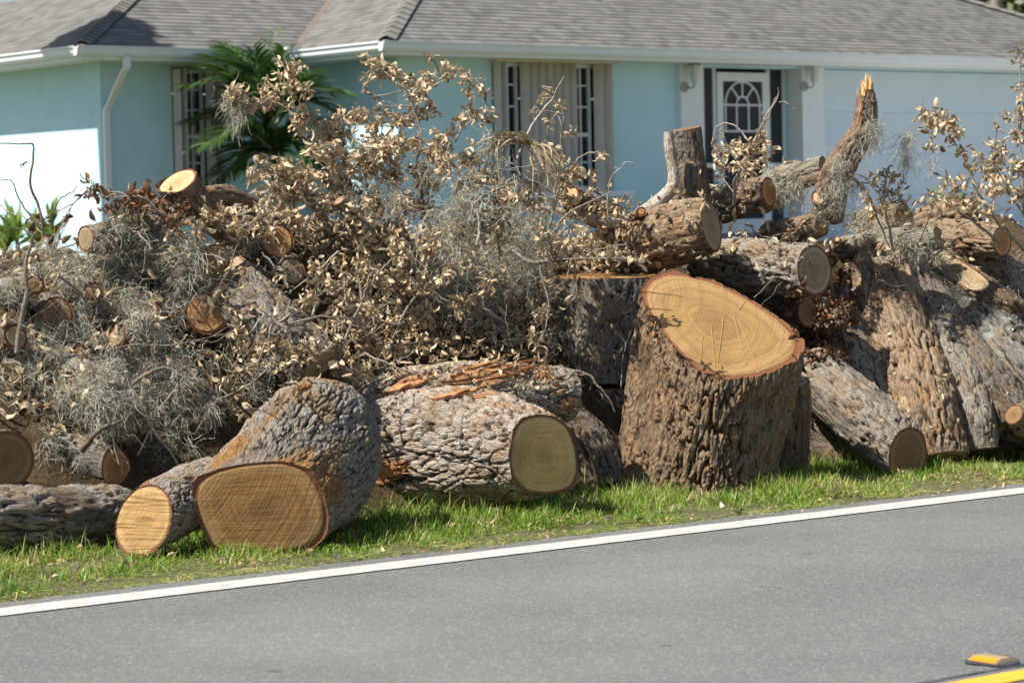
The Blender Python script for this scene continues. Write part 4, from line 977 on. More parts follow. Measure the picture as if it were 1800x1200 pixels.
# ------------------------------------------------------------------ left end of the pile
def L(label, pts, bark, face, n0=None, n1=None, name='log', **kw): return log(name, label, rings_from_path(pts), bark, face, n0=n0, n1=n1, **kw)
L('log lying flat in shade along the grass at the far left', [pr(214, 905, 10.05, 52), pr(110, 912, 9.85, 58), pr(-60, 915, 9.55, 62)], B_GREY, W_GREY, depth=0.020, plate=0.036, stretch=3.2)
L('dark round log end cut by the left frame edge', [pr(12, 808, 9.72, 52), pr(-90, 800, 9.9, 54), pr(-200, 790, 10.2, 54)], B_DARK, W_DARK, n0=(0.62, -0.78, 0.05))
L('mossy grey log with narrow reddish sawn end above the flat log', [pr(206, 828, 10.18, 41), pr(150, 808, 10.22, 42), pr(60, 775, 10.4, 44), pr(-60, 730, 10.7, 44)], B_GREY, W_RED, n0=(0.86, -0.50, 0.05), plate=0.035)
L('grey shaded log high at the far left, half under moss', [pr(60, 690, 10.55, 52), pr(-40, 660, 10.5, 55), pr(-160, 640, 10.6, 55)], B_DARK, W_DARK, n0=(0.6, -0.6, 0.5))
L('big dark trunk slanting down between the moss and the dead leaves', [pr(372, 468, 11.2, 50), pr(430, 528, 10.98, 56), pr(510, 600, 10.85, 52), pr(560, 645, 10.8, 46)], B_DARK if False else B_GREY, W_GREY, n0=(-0.4, -0.3, 0.85), depth=0.013, plate=0.04)
L('bright orange sawn end in the moss above the forked log', [hp(362, 550, 37, -0.22), hp(330, 555, 36, 0.02), hp(290, 560, 34, 0.3)], B_RED, W_RED, n0=(0.30, -0.9, 0.25))
L('pale lichen-crusted branch lying across the moss with a dark round end', [pr(382, 453, 10.85, 25), pr(330, 460, 10.95, 23), pr(230, 466, 11.02, 20), pr(130, 470, 11.1, 15)], B_MOSS, W_DARK, n0=(0.5, -0.85, 0.1))
L('round tan sawn end just left of the dead leaves', [hp(488, 424, 30, -0.22), hp(450, 418, 31, 0.0), hp(400, 405, 30, 0.3)], B_DARK, W_RED, n0=(0.35, -0.9, 0.2))
L('small weathered sawn end under the round tan one', [hp(513, 476, 24, -0.16), hp(480, 470, 25, 0.05), hp(430, 465, 25, 0.35)], B_MOSS, W_GREY, n0=(0.4, -0.85, 0.25))
L('short stub of branch between the two sawn ends, in shadow', [hp(562, 478, 14, -0.10), hp(540, 470, 15, 0.1)], B_DARK, W_TAN, n0=(0.4, -0.9, 0.1))
L('stout log lying crosswise at the top left, cut end turned up', [hp(405, 400, 24, -0.1), hp(440, 405, 28, 0.05), hp(480, 395, 28, 0.3)], B_DARK, W_TAN, n0=(-0.6, -0.6, 0.5))
# tilted bright slab on the crest
sl = HY(310, 330)
sf_ = ring_px([(268, 326), (285, 312), (312, 304), (340, 304), (352, 311), (346, 324), (318, 335), (287, 336)], sl, (310, 320), (-0.10, -0.42, 0.9), axes=(np.array([1., 0, 0]), np.array([0, 1., 0])))
log('log', 'slanting log on the crest with bright cream sawn top against the turquoise wall', [sf_, sf_ * 0.92 + 0.08 * sf_.mean(0) + (P(322, 340, sl + .03) - P(310, 320, sl)), (sf_ - sf_.mean(0)) * 0.95 + P(345, 358, sl + 0.06), (sf_ - sf_.mean(0)) * 0.9 + P(380, 385, sl + 0.12), (sf_ - sf_.mean(0)) * 0.85 + P(420, 420, sl + 0.2)], B_RED, W_BRIGHT, depth=0.012, plate=0.03, endmats=(W_BRIGHT, None))
L('long split red-brown log behind the slanting cream-topped one', [hp(360, 345, 16, 0.0), hp(400, 345, 18, 0.05), hp(445, 362, 17, 0.1)], B_RED, W_RED)
L('moss-hung dark log end in the left moss', [hp(100, 552, 30, -0.12), hp(85, 545, 34, 0.05), hp(50, 530, 34, 0.3)], B_DARK, W_DARK, n0=(0.45, -0.8, 0.3))
L('short upright mossy stub in the middle of the moss', [hp(268, 528, 17, -0.12), hp(275, 560, 20, -0.05), hp(290, 610, 24, 0.05)], B_MOSS, W_GREY, n0=(-0.2, -0.2, 0.95))
L('mossy log slanting down under the moss toward the forked log', [hp(250, 640, 34, -0.04), hp(310, 680, 38, -0.08), hp(370, 730, 38, -0.03)], B_MOSS, W_GREY)
L('moss-covered log low in the left moss', [hp(120, 650, 36, -0.06), hp(180, 700, 40, -0.10), hp(240, 760, 34, -0.04)], B_MOSS, W_GREY)
L('stout mossy log lying on the left crest', [hp(150, 420, 24, -0.02), hp(210, 415, 28, 0.0), hp(300, 395, 26, 0.05)], B_MOSS, W_GREY)

# ------------------------------------------------------------------ right end of the pile
L('thick log pointing right with greyed sawn end, above the great stump', [pr(1250, 396, 12.25, 48), pr(1195, 408, 12.38, 54), pr(1130, 430, 12.55, 52), pr(1060, 450, 12.72, 44)], B_TAN, W_GREY, n0=(0.90, -0.38, 0.18), depth=0.017, plate=0.04)
L('log with furrowed dark bark and grey-brown sawn end, just above the stump top', [pr(1432, 475, 12.30, 45), pr(1380, 472, 12.42, 46), pr(1300, 464, 12.60, 44), pr(1225, 458, 12.80, 36)], B_GREY, W_GREY, n0=(0.66, -0.75, 0.05), depth=0.020, plate=0.035)
L('upright dark post-like limb on the crest left of the front door', [pr(1206, 226, 12.75, 26), pr(1208, 270, 12.75, 29), pr(1214, 330, 12.75, 34), pr(1220, 420, 12.8, 40)], B_DARK, W_DARK, n0=(-0.15, -0.1, 1), depth=0.011, plate=0.025, stretch=3)
L('bleached bent branch leaning beside the upright post-like limb', [pr(1175, 232, 12.6, 8), pr(1177, 262, 12.6, 9.5), pr(1184, 320, 12.6, 10), pr(1160, 352, 12.58, 12), pr(1122, 380, 12.55, 13), pr(1080, 405, 12.6, 14)], B_BARE, W_TAN, res=0.006, depth=0.003, plate=0.02, name='branch', cat='branch')
L('log on the crest pointing right beneath the front door', [pr(1352, 338, 12.75, 27), pr(1310, 348, 12.85, 30), pr(1235, 375, 13.0, 28)], B_RED, W_RED, n0=(0.85, -0.5, 0.1))
L('short grey stub at the crest under the door’s right side', [pr(1447, 290, 12.85, 15), pr(1420, 298, 12.9, 17), pr(1370, 312, 13.0, 18)], B_MOSS, W_GREY, n0=(0.8, -0.55, 0.1))
L('thick mossy log lying behind the crest stub', [hp(1400, 305, 24, 0.1), hp(1370, 325, 28, 0.0), hp(1330, 350, 30, 0.15)], B_MOSS, W_GREY)
L('short red-ended stub by the foot of the broken limb', [pr(1470, 308, 12.75, 11), pr(1445, 312, 12.8, 13), pr(1400, 322, 12.95, 14)], B_RED, W_RED, n0=(0.8, -0.6, 0.1))
L('small orange sawn end facing the road under the broken limb', [pr(1442, 346, 12.6, 15), pr(1450, 352, 12.95, 16)], B_RED, W_BRIGHT, n0=(-0.15, -0.85, 0.4))
L('small log pointing right below the crest, sawn end half hidden', [pr(1445, 395, 12.65, 20), pr(1410, 403, 12.75, 24), pr(1350, 417, 12.95, 24)], B_RED, W_TAN, n0=(0.75, -0.6, 0.2))
bl = log('broken_limb', 'tall broken limb draped in moss rising against the garage door', rings_from_path([pr(1524, 150, 12.5, 9), pr(1522, 175, 12.5, 17), pr(1521, 205, 12.5, 20), pr(1512, 238, 12.5, 22), pr(1488, 275, 12.55, 26), pr(1468, 315, 12.6, 28), pr(1455, 380, 12.7, 30)]), B_RED, W_BRIGHT, res=0.0065, depth=0.010, plate=0.028, cat='limb', lump=0.09)
shards(bl, [P(1519, 168, 12.48), P(1527, 160, 12.48)], (0.03, 0, 1), 26, 0.075, 0.009, 11, 0.12, plain('pale_splinter', (0.62, 0.40, 0.18), 0.8))
shards(bl, [P(1510, 215, 12.44), P(1513, 190, 12.44)], (0.05, 0, 1), 10, 0.09, 0.006, 12, 0.1)
L('tan peeled trunk leaning down to the grass in the right half', [pr(1535, 452, 13.12, 22), pr(1545, 472, 13.02, 46), pr(1568, 540, 12.82, 56), pr(1598, 630, 12.62, 60), pr(1628, 730, 12.42, 60), pr(1648, 812, 12.32, 56)], B_TAN, W_GREY, depth=0.022, plate=0.036, stretch=2.6, name='leaning_trunk', lump=0.07)
L('grey log lying in front of the tan trunk, dark sawn end in the grass', [pr(1596, 800, 11.92, 46), pr(1555, 765, 12.05, 55), pr(1490, 708, 12.2, 55), pr(1425, 650, 12.4, 46)], B_GREY, W_DARK, n0=(0.56, -0.80, -0.05), depth=0.020, plate=0.042, stretch=2.0, name='log')
L('grey trunk squeezed between the great stump and the tan trunk', [pr(1462, 530, 12.95, 40), pr(1490, 600, 12.75, 46), pr(1530, 690, 12.55, 42), pr(1545, 740, 12.5, 38)], B_GREY, W_GREY, depth=0.012, plate=0.034)
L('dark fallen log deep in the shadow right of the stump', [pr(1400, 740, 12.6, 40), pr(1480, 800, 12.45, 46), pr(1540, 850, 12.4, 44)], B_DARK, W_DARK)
L('dark trunk leaning right behind the tan one', [pr(1598, 480, 13.1, 34), pr(1652, 560, 12.85, 40), pr(1722, 655, 12.62, 42), pr(1785, 735, 12.5, 40)], B_DARK, W_GREY, depth=0.011, plate=0.03)
L('broad reddish log slanting down at the right edge, upper half in sun', [pr(1625, 430, 13.6, 36), pr(1680, 452, 13.3, 42), pr(1760, 490, 13.2, 44), pr(1880, 545, 13.1, 44)], B_RED, W_GREY, depth=0.012, plate=0.04)
L('log end with orange ring facing right near the right edge', [pr(1762, 424, 12.95, 27), pr(1720, 420, 13.1, 30), pr(1640, 415, 13.4, 30)], B_TAN, W_RED, n0=(0.70, -0.70, 0.05))
L('reddish log lying on the right crest under dead leaves', [pr(1722, 372, 13.4, 22), pr(1680, 375, 13.4, 25), pr(1615, 392, 13.5, 26)], B_TAN, W_RED)
L('sawn end half hidden by leaves behind the tan trunk', [pr(1590, 385, 13.1, 26), pr(1565, 388, 13.25, 27), pr(1520, 395, 13.5, 27)], B_RED, W_TAN, n0=(0.75, -0.6, 0.2))
L('short split wedge of pale wood beside the tan trunk’s top', [hp(1472, 420, 6, -0.35), hp(1466, 440, 10, -0.3), hp(1460, 460, 11, -0.25)], B_TAN, W_BRIGHT, n0=(-0.3, -0.5, 0.8), name='wood_wedge', cat='wood')
L('thick trunk crusted with pale green lichen at the right edge', [pr(1690, 540, 13.05, 14), pr(1708, 552, 12.95, 38), pr(1752, 592, 12.8, 56), pr(1815, 660, 12.65, 62), pr(1880, 740, 12.6, 64)], B_LICH, W_GREY, depth=0.018, plate=0.040, endmats=(W_DARK, None))
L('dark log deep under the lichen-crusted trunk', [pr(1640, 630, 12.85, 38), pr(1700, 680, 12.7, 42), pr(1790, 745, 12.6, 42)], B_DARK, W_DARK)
L('grey log low at the right edge behind the grass', [pr(1672, 690, 12.6, 34), pr(1740, 722, 12.6, 38), pr(1850, 760, 12.65, 40)], B_GREY, W_RED, depth=0.012)
L('torn stump of wood at the lower right edge', [pr(1782, 728, 12.3, 18), pr(1815, 742, 12.4, 32), pr(1880, 770, 12.5, 34)], B_TAN, W_DARK, n0=(-0.6, -0.6, 0.4))
L('log lying in the grass below the lichen-crusted trunk', [pr(1660, 770, 12.6, 36), pr(1740, 775, 12.75, 40), pr(1850, 780, 12.95, 40)], B_DARK, W_DARK)
L('moss-dusted log lying level behind the tan trunk’s top', [pr(1650, 418, 12.95, 20), pr(1580, 425, 13.05, 24), pr(1480, 440, 13.2, 24)], B_MOSS, W_GREY, n0=(0.8, -0.5, 0.2))
L('slim reddish log slanting beside the lichen-crusted trunk', [pr(1690, 480, 13.0, 20), pr(1745, 520, 12.85, 25), pr(1840, 590, 12.75, 26)], B_RED, W_GREY, n0=(-0.5, -0.6, 0.6))
L('grey log slanting steeply right of the tan trunk', [pr(1622, 520, 12.95, 20), pr(1670, 610, 12.66, 30), pr(1712, 720, 12.45, 32), pr(1725, 790, 12.4, 30)], B_GREY, W_GREY, plate=0.036)
L('short dark log jammed under the grey-ended log above the stump', [pr(1420, 548, 12.5, 26), pr(1380, 535, 12.7, 28), pr(1310, 520, 12.9, 28)], B_DARK, W_DARK, n0=(0.7, -0.6, 0.2))
for (x, y, r_, ux_, uy_, nn_, bk, fm, lab) in (
        (62, 500, 17, -70, 10, (0.5, -0.8, 0.2), B_MOSS, W_RED, 'small sawn branch end in the moss beside the dark bare stem'),
        (165, 512, 15, -60, -20, (0.4, -0.85, 0.3), B_MOSS, W_TAN, 'small sawn branch end under the pale lichen-crusted branch'),
        (205, 592, 19, 60, -26, (-0.4, -0.85, 0.3), B_DARK, W_GREY, 'small cut branch pointing left in the middle of the moss'),
        (140, 622, 16, -80, 24, (0.5, -0.8, 0.2), B_DARK, W_TAN, 'small cut branch low in the moss above the moss-covered log'),
        (300, 490, 14, 70, 18, (-0.5, -0.8, 0.2), B_RED, W_RED, 'thin cut branch just below the pale lichen-crusted branch'),
        (28, 592, 22, -80, -10, (0.6, -0.75, 0.2), B_DARK, W_GREY, 'cut branch end at the left edge below the dark bare stem'),
        (440, 470, 15, 50, 40, (-0.3, -0.85, 0.4), B_DARK, W_TAN, 'thin cut branch lying over the big dark slanting trunk')):
    Y_ = HY(x, y) - 0.20
    L(lab, [pr(x, y, Y_, r_), pr(x + ux_ * 0.5, y + uy_ * 0.5, Y_ + 0.06, r_ * 1.05), pr(x + ux_, y + uy_, Y_ + 0.16, r_)], bk, fm, n0=nn_, name='cut_branch', cat='branch')
L('dark log on the centre crest sloping down to the right', [hp(1000, 345, 20, -0.15), hp(1045, 372, 25, 0.0), hp(1098, 398, 24, 0.1)], B_RED, W_BRIGHT, n0=(-0.55, -0.75, 0.35))
L('thin peeled white stick pointing right on the centre crest', [hp(1094, 394, 8, -0.28), hp(1045, 385, 8.5, -0.2), hp(985, 372, 7, -0.1), hp(930, 362, 6, 0.0)], B_BARE, W_BRIGHT, n0=(0.9, -0.4, 0.1), res=0.006, depth=0.002, plate=0.02, name='stick', cat='stick')
L('round log stub poking out over the dark centre log', [hp(1128, 372, 9, -0.3), hp(1110, 385, 10, -0.1)], B_RED, W_RED, n0=(0.2, -0.9, 0.3))
L('grey broken limb standing in the dead leaves left of centre', [hp(596, 352, 12, -0.32), hp(630, 395, 15, -0.28), hp(665, 440, 16, -0.2), hp(690, 480, 16, 0.0)], B_MOSS, W_GREY, name='limb', cat='limb')
L('moss-hung upright grey limb in the middle of the dead leaves', [hp(806, 318, 10, -0.40), hp(808, 380, 11, -0.40), hp(806, 440, 12, -0.3), hp(800, 490, 12, -0.1)], B_MOSS, W_GREY, name='limb', cat='limb')
L('weathered log buried under the dead leaves near the centre', [hp(560, 520, 34, 0.12), hp(640, 560, 36, 0.1), hp(720, 600, 34, 0.15)], B_DARK, W_GREY)
L('dark log buried in the leaves right of centre', [hp(840, 560, 32, 0.15), hp(900, 600, 34, 0.12), hp(960, 640, 32, 0.15)], B_DARK, W_DARK)
# ------------------------------------------------------------------ rays onto what is built so far
from mathutils.bvhtree import BVHTree
_bv = BVHTree.FromPolygons(np.vstack(BV_V).tolist(), np.vstack(BV_Q).tolist())
def surf(px, py):
    d = unit(pdir(px, py)); h = _bv.ray_cast(Vector(EYE.tolist()), Vector(d.tolist()), 17.0)
    if h[0] is None: return None, None
    n = np.array(h[1]); n = n if n @ d < 0 else -n
    return np.array(h[0]), n
def drop(u, n):
    o = W(u, n, 3.0); h = _bv.ray_cast(Vector(o.tolist()), Vector((0, 0, -1)), 3.2)
    if h[0] is None: return None, None
    nn_ = np.array(h[1]); return np.array(h[0]), nn_ if nn_[2] > 0 else -nn_

# fibrous torn sheets of wood where limbs ripped off the plated log
def torn_patch(t, a, b_, d, n, Lp, seed, off=0.006):
    rg = np.random.default_rng(seed); bs = np.array(t['_b']); a = np.array(a, float); b_ = np.array(b_, float); d = np.array(d, float); d /= np.linalg.norm(d); K = 9
    V = []; Q = []; lc = []; k0 = 0
    for i in range(n):
        f = (i + rg.uniform(-.3, .3)) / n; s0 = a + (b_ - a) * f - d * rg.uniform(0, 0.25) * Lp; Ln = Lp * rg.uniform(0.55, 1.1) * (0.5 + 0.8 * math.sin(math.pi * min(max(f, .05), .95)))
        pts = []; ns = []
        for k in range(K):
            p, nm = surf(*(s0 + d * Ln * k / (K - 1)))
            if p is None: break
            pts.append(p); ns.append(nm)
        if len(pts) < K or np.abs(np.diff(np.array(pts)[:, 1])).max() > 0.09: continue
        C = np.array(pts); N_ = unit(np.array(ns)); lift = off + rg.uniform(0, 0.010) + 0.016 * (np.linspace(0, 1, K) ** 2) * rg.uniform(-.5, 1.4)
        C = C + N_ * lift[:, None] + 0.0015 * rg.normal(0, 1, (K, 3)); T = unit(np.gradient(C, axis=0)); S = unit(np.cross(T, N_))
        wd = 0.0085 * rg.uniform(.5, 1.5) * np.interp(np.linspace(0, 1, K), [0, .15, .6, 1], [.25, 1, .8, .04]) * rg.uniform(.75, 1.2, K)
        ring = np.stack([C - S * wd[:, None] - N_ * 0.010, C - S * wd[:, None] * .6 + N_ * 0.002, C + S * wd[:, None] * .6 + N_ * 0.002, C + S * wd[:, None] - N_ * 0.010], 1)
        V.append(ring.reshape(-1, 3)); j = k0 + np.arange(K - 1)[:, None] * 4 + np.arange(3)[None]; Q.append(np.stack([j, j + 1, j + 5, j + 4], -1).reshape(-1, 4)); k0 += K * 4
        lc.append(np.repeat(np.stack([np.full(K, i * 0.013), np.full(K, 0.0), np.linspace(0, .2, K) + i], -1), 4, 0) + np.tile(np.array([[0, 0, 0], [.006, 0, 0], [.012, 0, 0], [.018, 0, 0]]), (K, 1)))
    if V: link('torn_wood', make_mesh('torn_wood', np.vstack(V) - bs, np.vstack(Q), None, {'lc': np.vstack(lc)}, False), M_TORN, t, kind='stuff')
torn_patch(t2, (790, 700), (830, 636), (1, -0.16), 64, 125, 1)
torn_patch(t2, (690, 690), (720, 665), (1, -0.2), 16, 65, 6)
torn_patch(t2, (838, 700), (850, 672), (1, -0.10), 16, 70, 2)
torn_patch(t2, (628, 722), (640, 695), (1, -0.28), 18, 75, 3)
torn_patch(t2, (668, 852), (676, 812), (1, -0.25), 22, 48, 4)
torn_patch(t2, (985, 715), (1000, 690), (1, 0.2), 6, 34, 5)
# ------------------------------------------------------------------ dead oak leaves
def dead_leaf(name, stops, back):
    m, nt, b = new_mat(name); f = math_(nt, 'FRACT', math_(nt, 'ADD', attr(nt, 'rnd', True), objrand(nt)))
    c = ramp(nt, f, stops); g = nt.nodes.new('ShaderNodeNewGeometry')
    c2 = mix(nt, 0.55, c, back); c = mix(nt, g.outputs['Backfacing'], c, c2)
    v = coords(nt, 'Object'); c = mix(nt, mapr(nt, noise(nt, v, 60, 3), 0.4, 0.7, 0, 0.3), c, (0.16, 0.09, 0.045))
    setin(nt, b, 'Base Color', c); b.inputs['Roughness'].default_value = 0.5; b.inputs['Specular IOR Level'].default_value = 0.35
    out = [n for n in nt.nodes if n.type == 'OUTPUT_MATERIAL'][0]
    tr = nd(nt, 'BsdfTranslucent'); nt.links.new(c, tr.inputs[0]); ms = nd(nt, 'MixShader', {0: 0.22})
    nt.links.new(b.outputs[0], ms.inputs[1]); nt.links.new(tr.outputs[0], ms.inputs[2]); nt.links.new(ms.outputs[0], out.inputs[0])
    return m
M_LEAF = dead_leaf('dead_oak_leaf', [(0.0, (0.15, 0.10, 0.058)), (0.22, (0.36, 0.25, 0.14)), (0.55, (0.60, 0.46, 0.285)), (1.0, (0.78, 0.66, 0.48))], (0.64, 0.52, 0.35))
M_SHADE_LEAF = dead_leaf('shaded_dead_leaf', [(0.0, (0.07, 0.028, 0.012)), (0.5, (0.15, 0.065, 0.028)), (1.0, (0.26, 0.13, 0.055))], (0.24, 0.14, 0.075))  # darker copy of the dead leaf, with shade put into its colour
def leaf_shape(seed):
    rg = np.random.default_rng(seed); K = 5; x = np.linspace(0, 1, K); w_ = np.array([0.03, 0.17, 0.24, 0.20, 0.02]) * rg.uniform(0.8, 1.2)
    curl = rg.uniform(-2.6, 2.6); fold = rg.uniform(0.15, 1.05); tw = rg.uniform(-0.9, 0.9)
    a = curl * x; cx = np.cumsum(np.concatenate([[0], np.cos(a[:-1]) / (K - 1)])); cz = np.cumsum(np.concatenate([[0], np.sin(a[:-1]) / (K - 1)]))
    V = []
    for k in range(K):
        nx, nz = -math.sin(a[k]), math.cos(a[k]); t = tw * x[k]
        for s in (-1, 0, 1):
            y = s * w_[k] * math.cos(fold) * (1 + 0.15 * rg.normal()); h = abs(s) * w_[k] * math.sin(fold)
            y, h = y * math.cos(t) - h * math.sin(t), y * math.sin(t) + h * math.cos(t)
            V.append((cx[k] + nx * h, y, cz[k] + nz * h))
    q = []
    for k in range(K - 1):
        for s in (0, 1): i = 3 * k + s; q.append((i, i + 1, i + 4, i + 3))
    return np.array(V), np.array(q)
LSH = [leaf_shape(s) for s in range(20)]
LME = {}
def leaf_me(k, mat):
    if (k, mat.name) not in LME:
        me = make_mesh('leaf', LSH[k][0], LSH[k][1]); me.materials.append(mat); LME[(k, mat.name)] = me
    return LME[(k, mat.name)]
def orient(d, rg):
    d = unit(d); r = unit(np.cross(d, rg.normal(0, 1, 3))); return np.stack([d, r, np.cross(d, r)], 1)
def leaf_batch(items, rg):
    Vs = []; Qs = []; rs = []; off = 0
    for (p, Rm, s, k) in items:
        V, q = LSH[k]; Vs.append((V * s) @ Rm.T + p); Qs.append(q + off); off += len(V); rs.append(np.full(len(V), rg.random()))
    return np.vstack(Vs), np.vstack(Qs), np.concatenate(rs)
def put_leaves(parent, base, items, rg, nind, mat):
    # the leaves nearest the camera side stay single objects, the rest are joined
    dist = np.array([np.linalg.norm(p - EYE) for p, *_ in items]); o = np.argsort(dist)
    for i in o[:nind]:
        p, Rm, s, k = items[i]; ob = bpy.data.objects.new('leaf', leaf_me(k, mat)); COL.objects.link(ob); ob.parent = parent
        q = p - base; ob.matrix_basis = Matrix(((*(Rm[0] * s), q[0]), (*(Rm[1] * s), q[1]), (*(Rm[2] * s), q[2]), (0, 0, 0, 1)))
    if len(o) > nind:
        V, q, r = leaf_batch([items[i] for i in o[nind:]], rg)
        link('leaves', make_mesh('leaves', V - base, q, None, {'rnd': r}), mat, parent, kind='stuff')

def branch(label, Y, stems, clusters, seed, nind=110, mat=None, dens=1.0, size=0.040, bark=None, dsp=0.10, group='dead leafy branches on the pile'):
    rg = np.random.default_rng(seed); mat = mat or M_LEAF
    base = P(stems[0][0][0], stems[0][0][1], Y + stems[0][0][2])
    t = thing('leafy_branch', label, 'branch', base, group)
    mb = MB(); samples = []
    for k, s in enumerate(stems):
        pts = [P(x, y, Y + dy) for (x, y, dy) in s]; C = wiggle(pts, 9 * len(pts), 0.03, seed * 10 + k)
        r = np.linspace(0.0075, 0.0028, len(C)) * (1.0 if k == 0 else 0.75); mb.tube(C, r, 6, False); samples.append(C)
    S = np.vstack(samples); items = []
    for (cx, cy, cr) in clusters:
        yy = Y + rg.normal(0, dsp); c = P(cx, cy, yy); R_ = cr * yy / FPX
        j = np.argmin(np.linalg.norm(S - c, axis=1) + 0.15 * (S[:, 2] > c[2]))
        m_ = (S[j] + c) / 2 + rg.normal(0, 0.02, 3); C = spline([S[j], m_, c], 7); mb.tube(C, np.linspace(0.0035, 0.0016, 7), 4, False)
        tips = []
        for _ in range(max(4, int(cr / 3))):
            e = c + unit(rg.normal(0, 1, 3)) * R_ * rg.uniform(0.4, 1.0); st_ = C[rg.integers(3, 7)]
            tw = spline([st_, (st_ + e) / 2 + rg.normal(0, 0.012, 3), e], 5); mb.tube(tw, np.linspace(0.0018, 0.0009, 5), 3, False); tips.append(tw)
        tips = np.vstack(tips)
        n = max(3, int(dens * (0.068 * cr * cr + 0.5 * cr + 2)))
        for _ in range(n):
            p = tips[rg.integers(0, len(tips))] + rg.normal(0, 0.10, 3) * R_
            d = unit(rg.normal(0, 1, 3) + 0.7 * unit(p - c) + np.array([0, 0, -0.35]))
            items.append((p, orient(d, rg), size * rg.uniform(0.55, 1.35), rg.integers(0, 20)))
    link('twigs', mb.mesh('twigs', base, True, {'bh': np.ones(mb.n), 'lc': np.vstack(mb.v)}), bark or B_TWIG, t)
    put_leaves(t, base, items, rg, nind, mat)
    return t
Yc = 11.7
branch('dead leafy spray reaching highest left, in front of the palm', Yc, [[(640, 420, 0.1), (590, 300, 0), (555, 210, 0), (525, 150, 0), (500, 105, 0)], [(565, 225, 0), (500, 190, 0), (420, 170, 0)]],
       [(500, 118, 22), (522, 155, 24), (490, 172, 26), (462, 178, 16), (415, 168, 20), (438, 182, 16), (545, 200, 26), (540, 160, 10), (470, 140, 8), (570, 235, 28), (555, 262, 24), (520, 225, 14), (530, 110, 9), (400, 190, 9), (590, 205, 18), (605, 240, 22), (580, 265, 26)], 1)
branch('dead leafy spray forming the topmost crest left of the window', Yc + 0.1, [[(760, 420, 0.1), (730, 300, 0), (735, 220, 0), (700, 150, 0), (655, 110, 0)], [(735, 215, 0), (770, 150, 0), (850, 140, 0)], [(800, 250, 0), (830, 205, 0), (850, 190, 0)]],
       [(655, 106, 16), (672, 122, 20), (700, 128, 18), (728, 138, 20), (757, 101, 5), (756, 135, 16), (790, 128, 20), (820, 140, 18), (845, 150, 13), (640, 143, 11), (635, 160, 7), (716, 165, 14), (745, 160, 18), (832, 165, 9), (838, 195, 12), (862, 198, 12), (855, 205, 8), (808, 210, 14), (660, 242, 24), (690, 250, 22), (640, 262, 20), (690, 215, 20), (730, 205, 22), (765, 195, 16), (625, 205, 24), (650, 222, 20), (665, 185, 10)], 2)
branch('dense dead-leaf bough right of the palm, below the high spray', Yc, [[(600, 460, 0.1), (560, 380, 0), (520, 320, 0), (450, 300, 0)], [(560, 380, 0), (600, 300, 0)]],
       [(470, 290, 24), (445, 308, 16), (500, 300, 28), (540, 300, 34), (580, 320, 38), (480, 330, 26), (520, 345, 34), (560, 372, 40), (600, 350, 38), (462, 350, 18), (500, 385, 32), (545, 405, 36), (590, 410, 38), (600, 280, 28)], 3, 150)
branch('dense dead-leaf bough filling the middle left of the window', Yc - 0.05, [[(740, 470, 0.1), (700, 380, 0), (680, 300, 0), (660, 250, 0)], [(700, 380, 0), (760, 300, 0), (800, 250, 0)]],
       [(650, 265, 34), (690, 255, 34), (640, 300, 40), (690, 300, 42), (740, 265, 32), (740, 310, 42), (785, 245, 24), (785, 290, 36), (640, 350, 42), (690, 355, 42), (745, 360, 42), (630, 400, 42), (680, 410, 40)], 4, 170)
branch('dead-leaf bough spreading in front of the window’s lower left', Yc + 0.1, [[(880, 450, 0.1), (870, 380, 0), (850, 310, 0), (840, 260, 0)], [(870, 380, 0), (930, 320, 0), (960, 280, 0)]],
       [(830, 280, 30), (820, 315, 32), (860, 300, 26), (870, 340, 34), (820, 360, 34), (900, 350, 30), (930, 310, 24), (955, 275, 16), (880, 390, 34), (940, 350, 28), (840, 400, 32)], 5, 130, dens=0.8)
branch('sparse leafy twigs in front of the window’s right pane', Yc + 0.4, [[(960, 420, 0), (980, 340, 0), (1010, 290, 0), (1050, 268, 0)], [(970, 380, 0), (985, 260, 0), (985, 190, 0), (960, 155, 0)]],
       [(955, 152, 9), (985, 190, 8), (945, 175, 5), (1055, 272, 6), (1000, 235, 8), (965, 215, 8), (985, 280, 12), (1010, 300, 16), (1030, 315, 14), (990, 320, 18), (1040, 340, 10), (1005, 345, 16), (970, 260, 12), (930, 200, 5)], 6, 110, dens=1.1)
branch('dead-leaf bough hanging over the trunk round in the centre', Yc - 0.15, [[(900, 440, 0.1), (950, 460, 0), (1020, 440, 0), (1100, 430, 0)], [(950, 460, 0), (960, 540, -0.05), (945, 610, -0.1)]],
       [(960, 400, 30), (1000, 420, 28), (1040, 430, 26), (1085, 440, 26), (1120, 455, 18), (1020, 455, 20), (970, 455, 30), (965, 500, 22), (945, 545, 20), (935, 590, 18), (945, 625, 14)], 7, 140, dens=0.7)
branch('dead-leaf bough drooping over the middle of the pile', Yc - 0.35, [[(760, 420, 0.1), (740, 500, 0), (700, 570, -0.1), (680, 640, -0.2)], [(740, 500, 0), (820, 540, 0)]],
       [(700, 440, 34), (760, 420, 32), (640, 470, 34), (700, 500, 36), (760, 490, 34), (820, 460, 32), (630, 530, 34), (690, 560, 36), (750, 550, 34), (810, 540, 30), (640, 600, 32), (700, 610, 30), (760, 600, 22), (860, 500, 26)], 8, 170, dens=0.85)
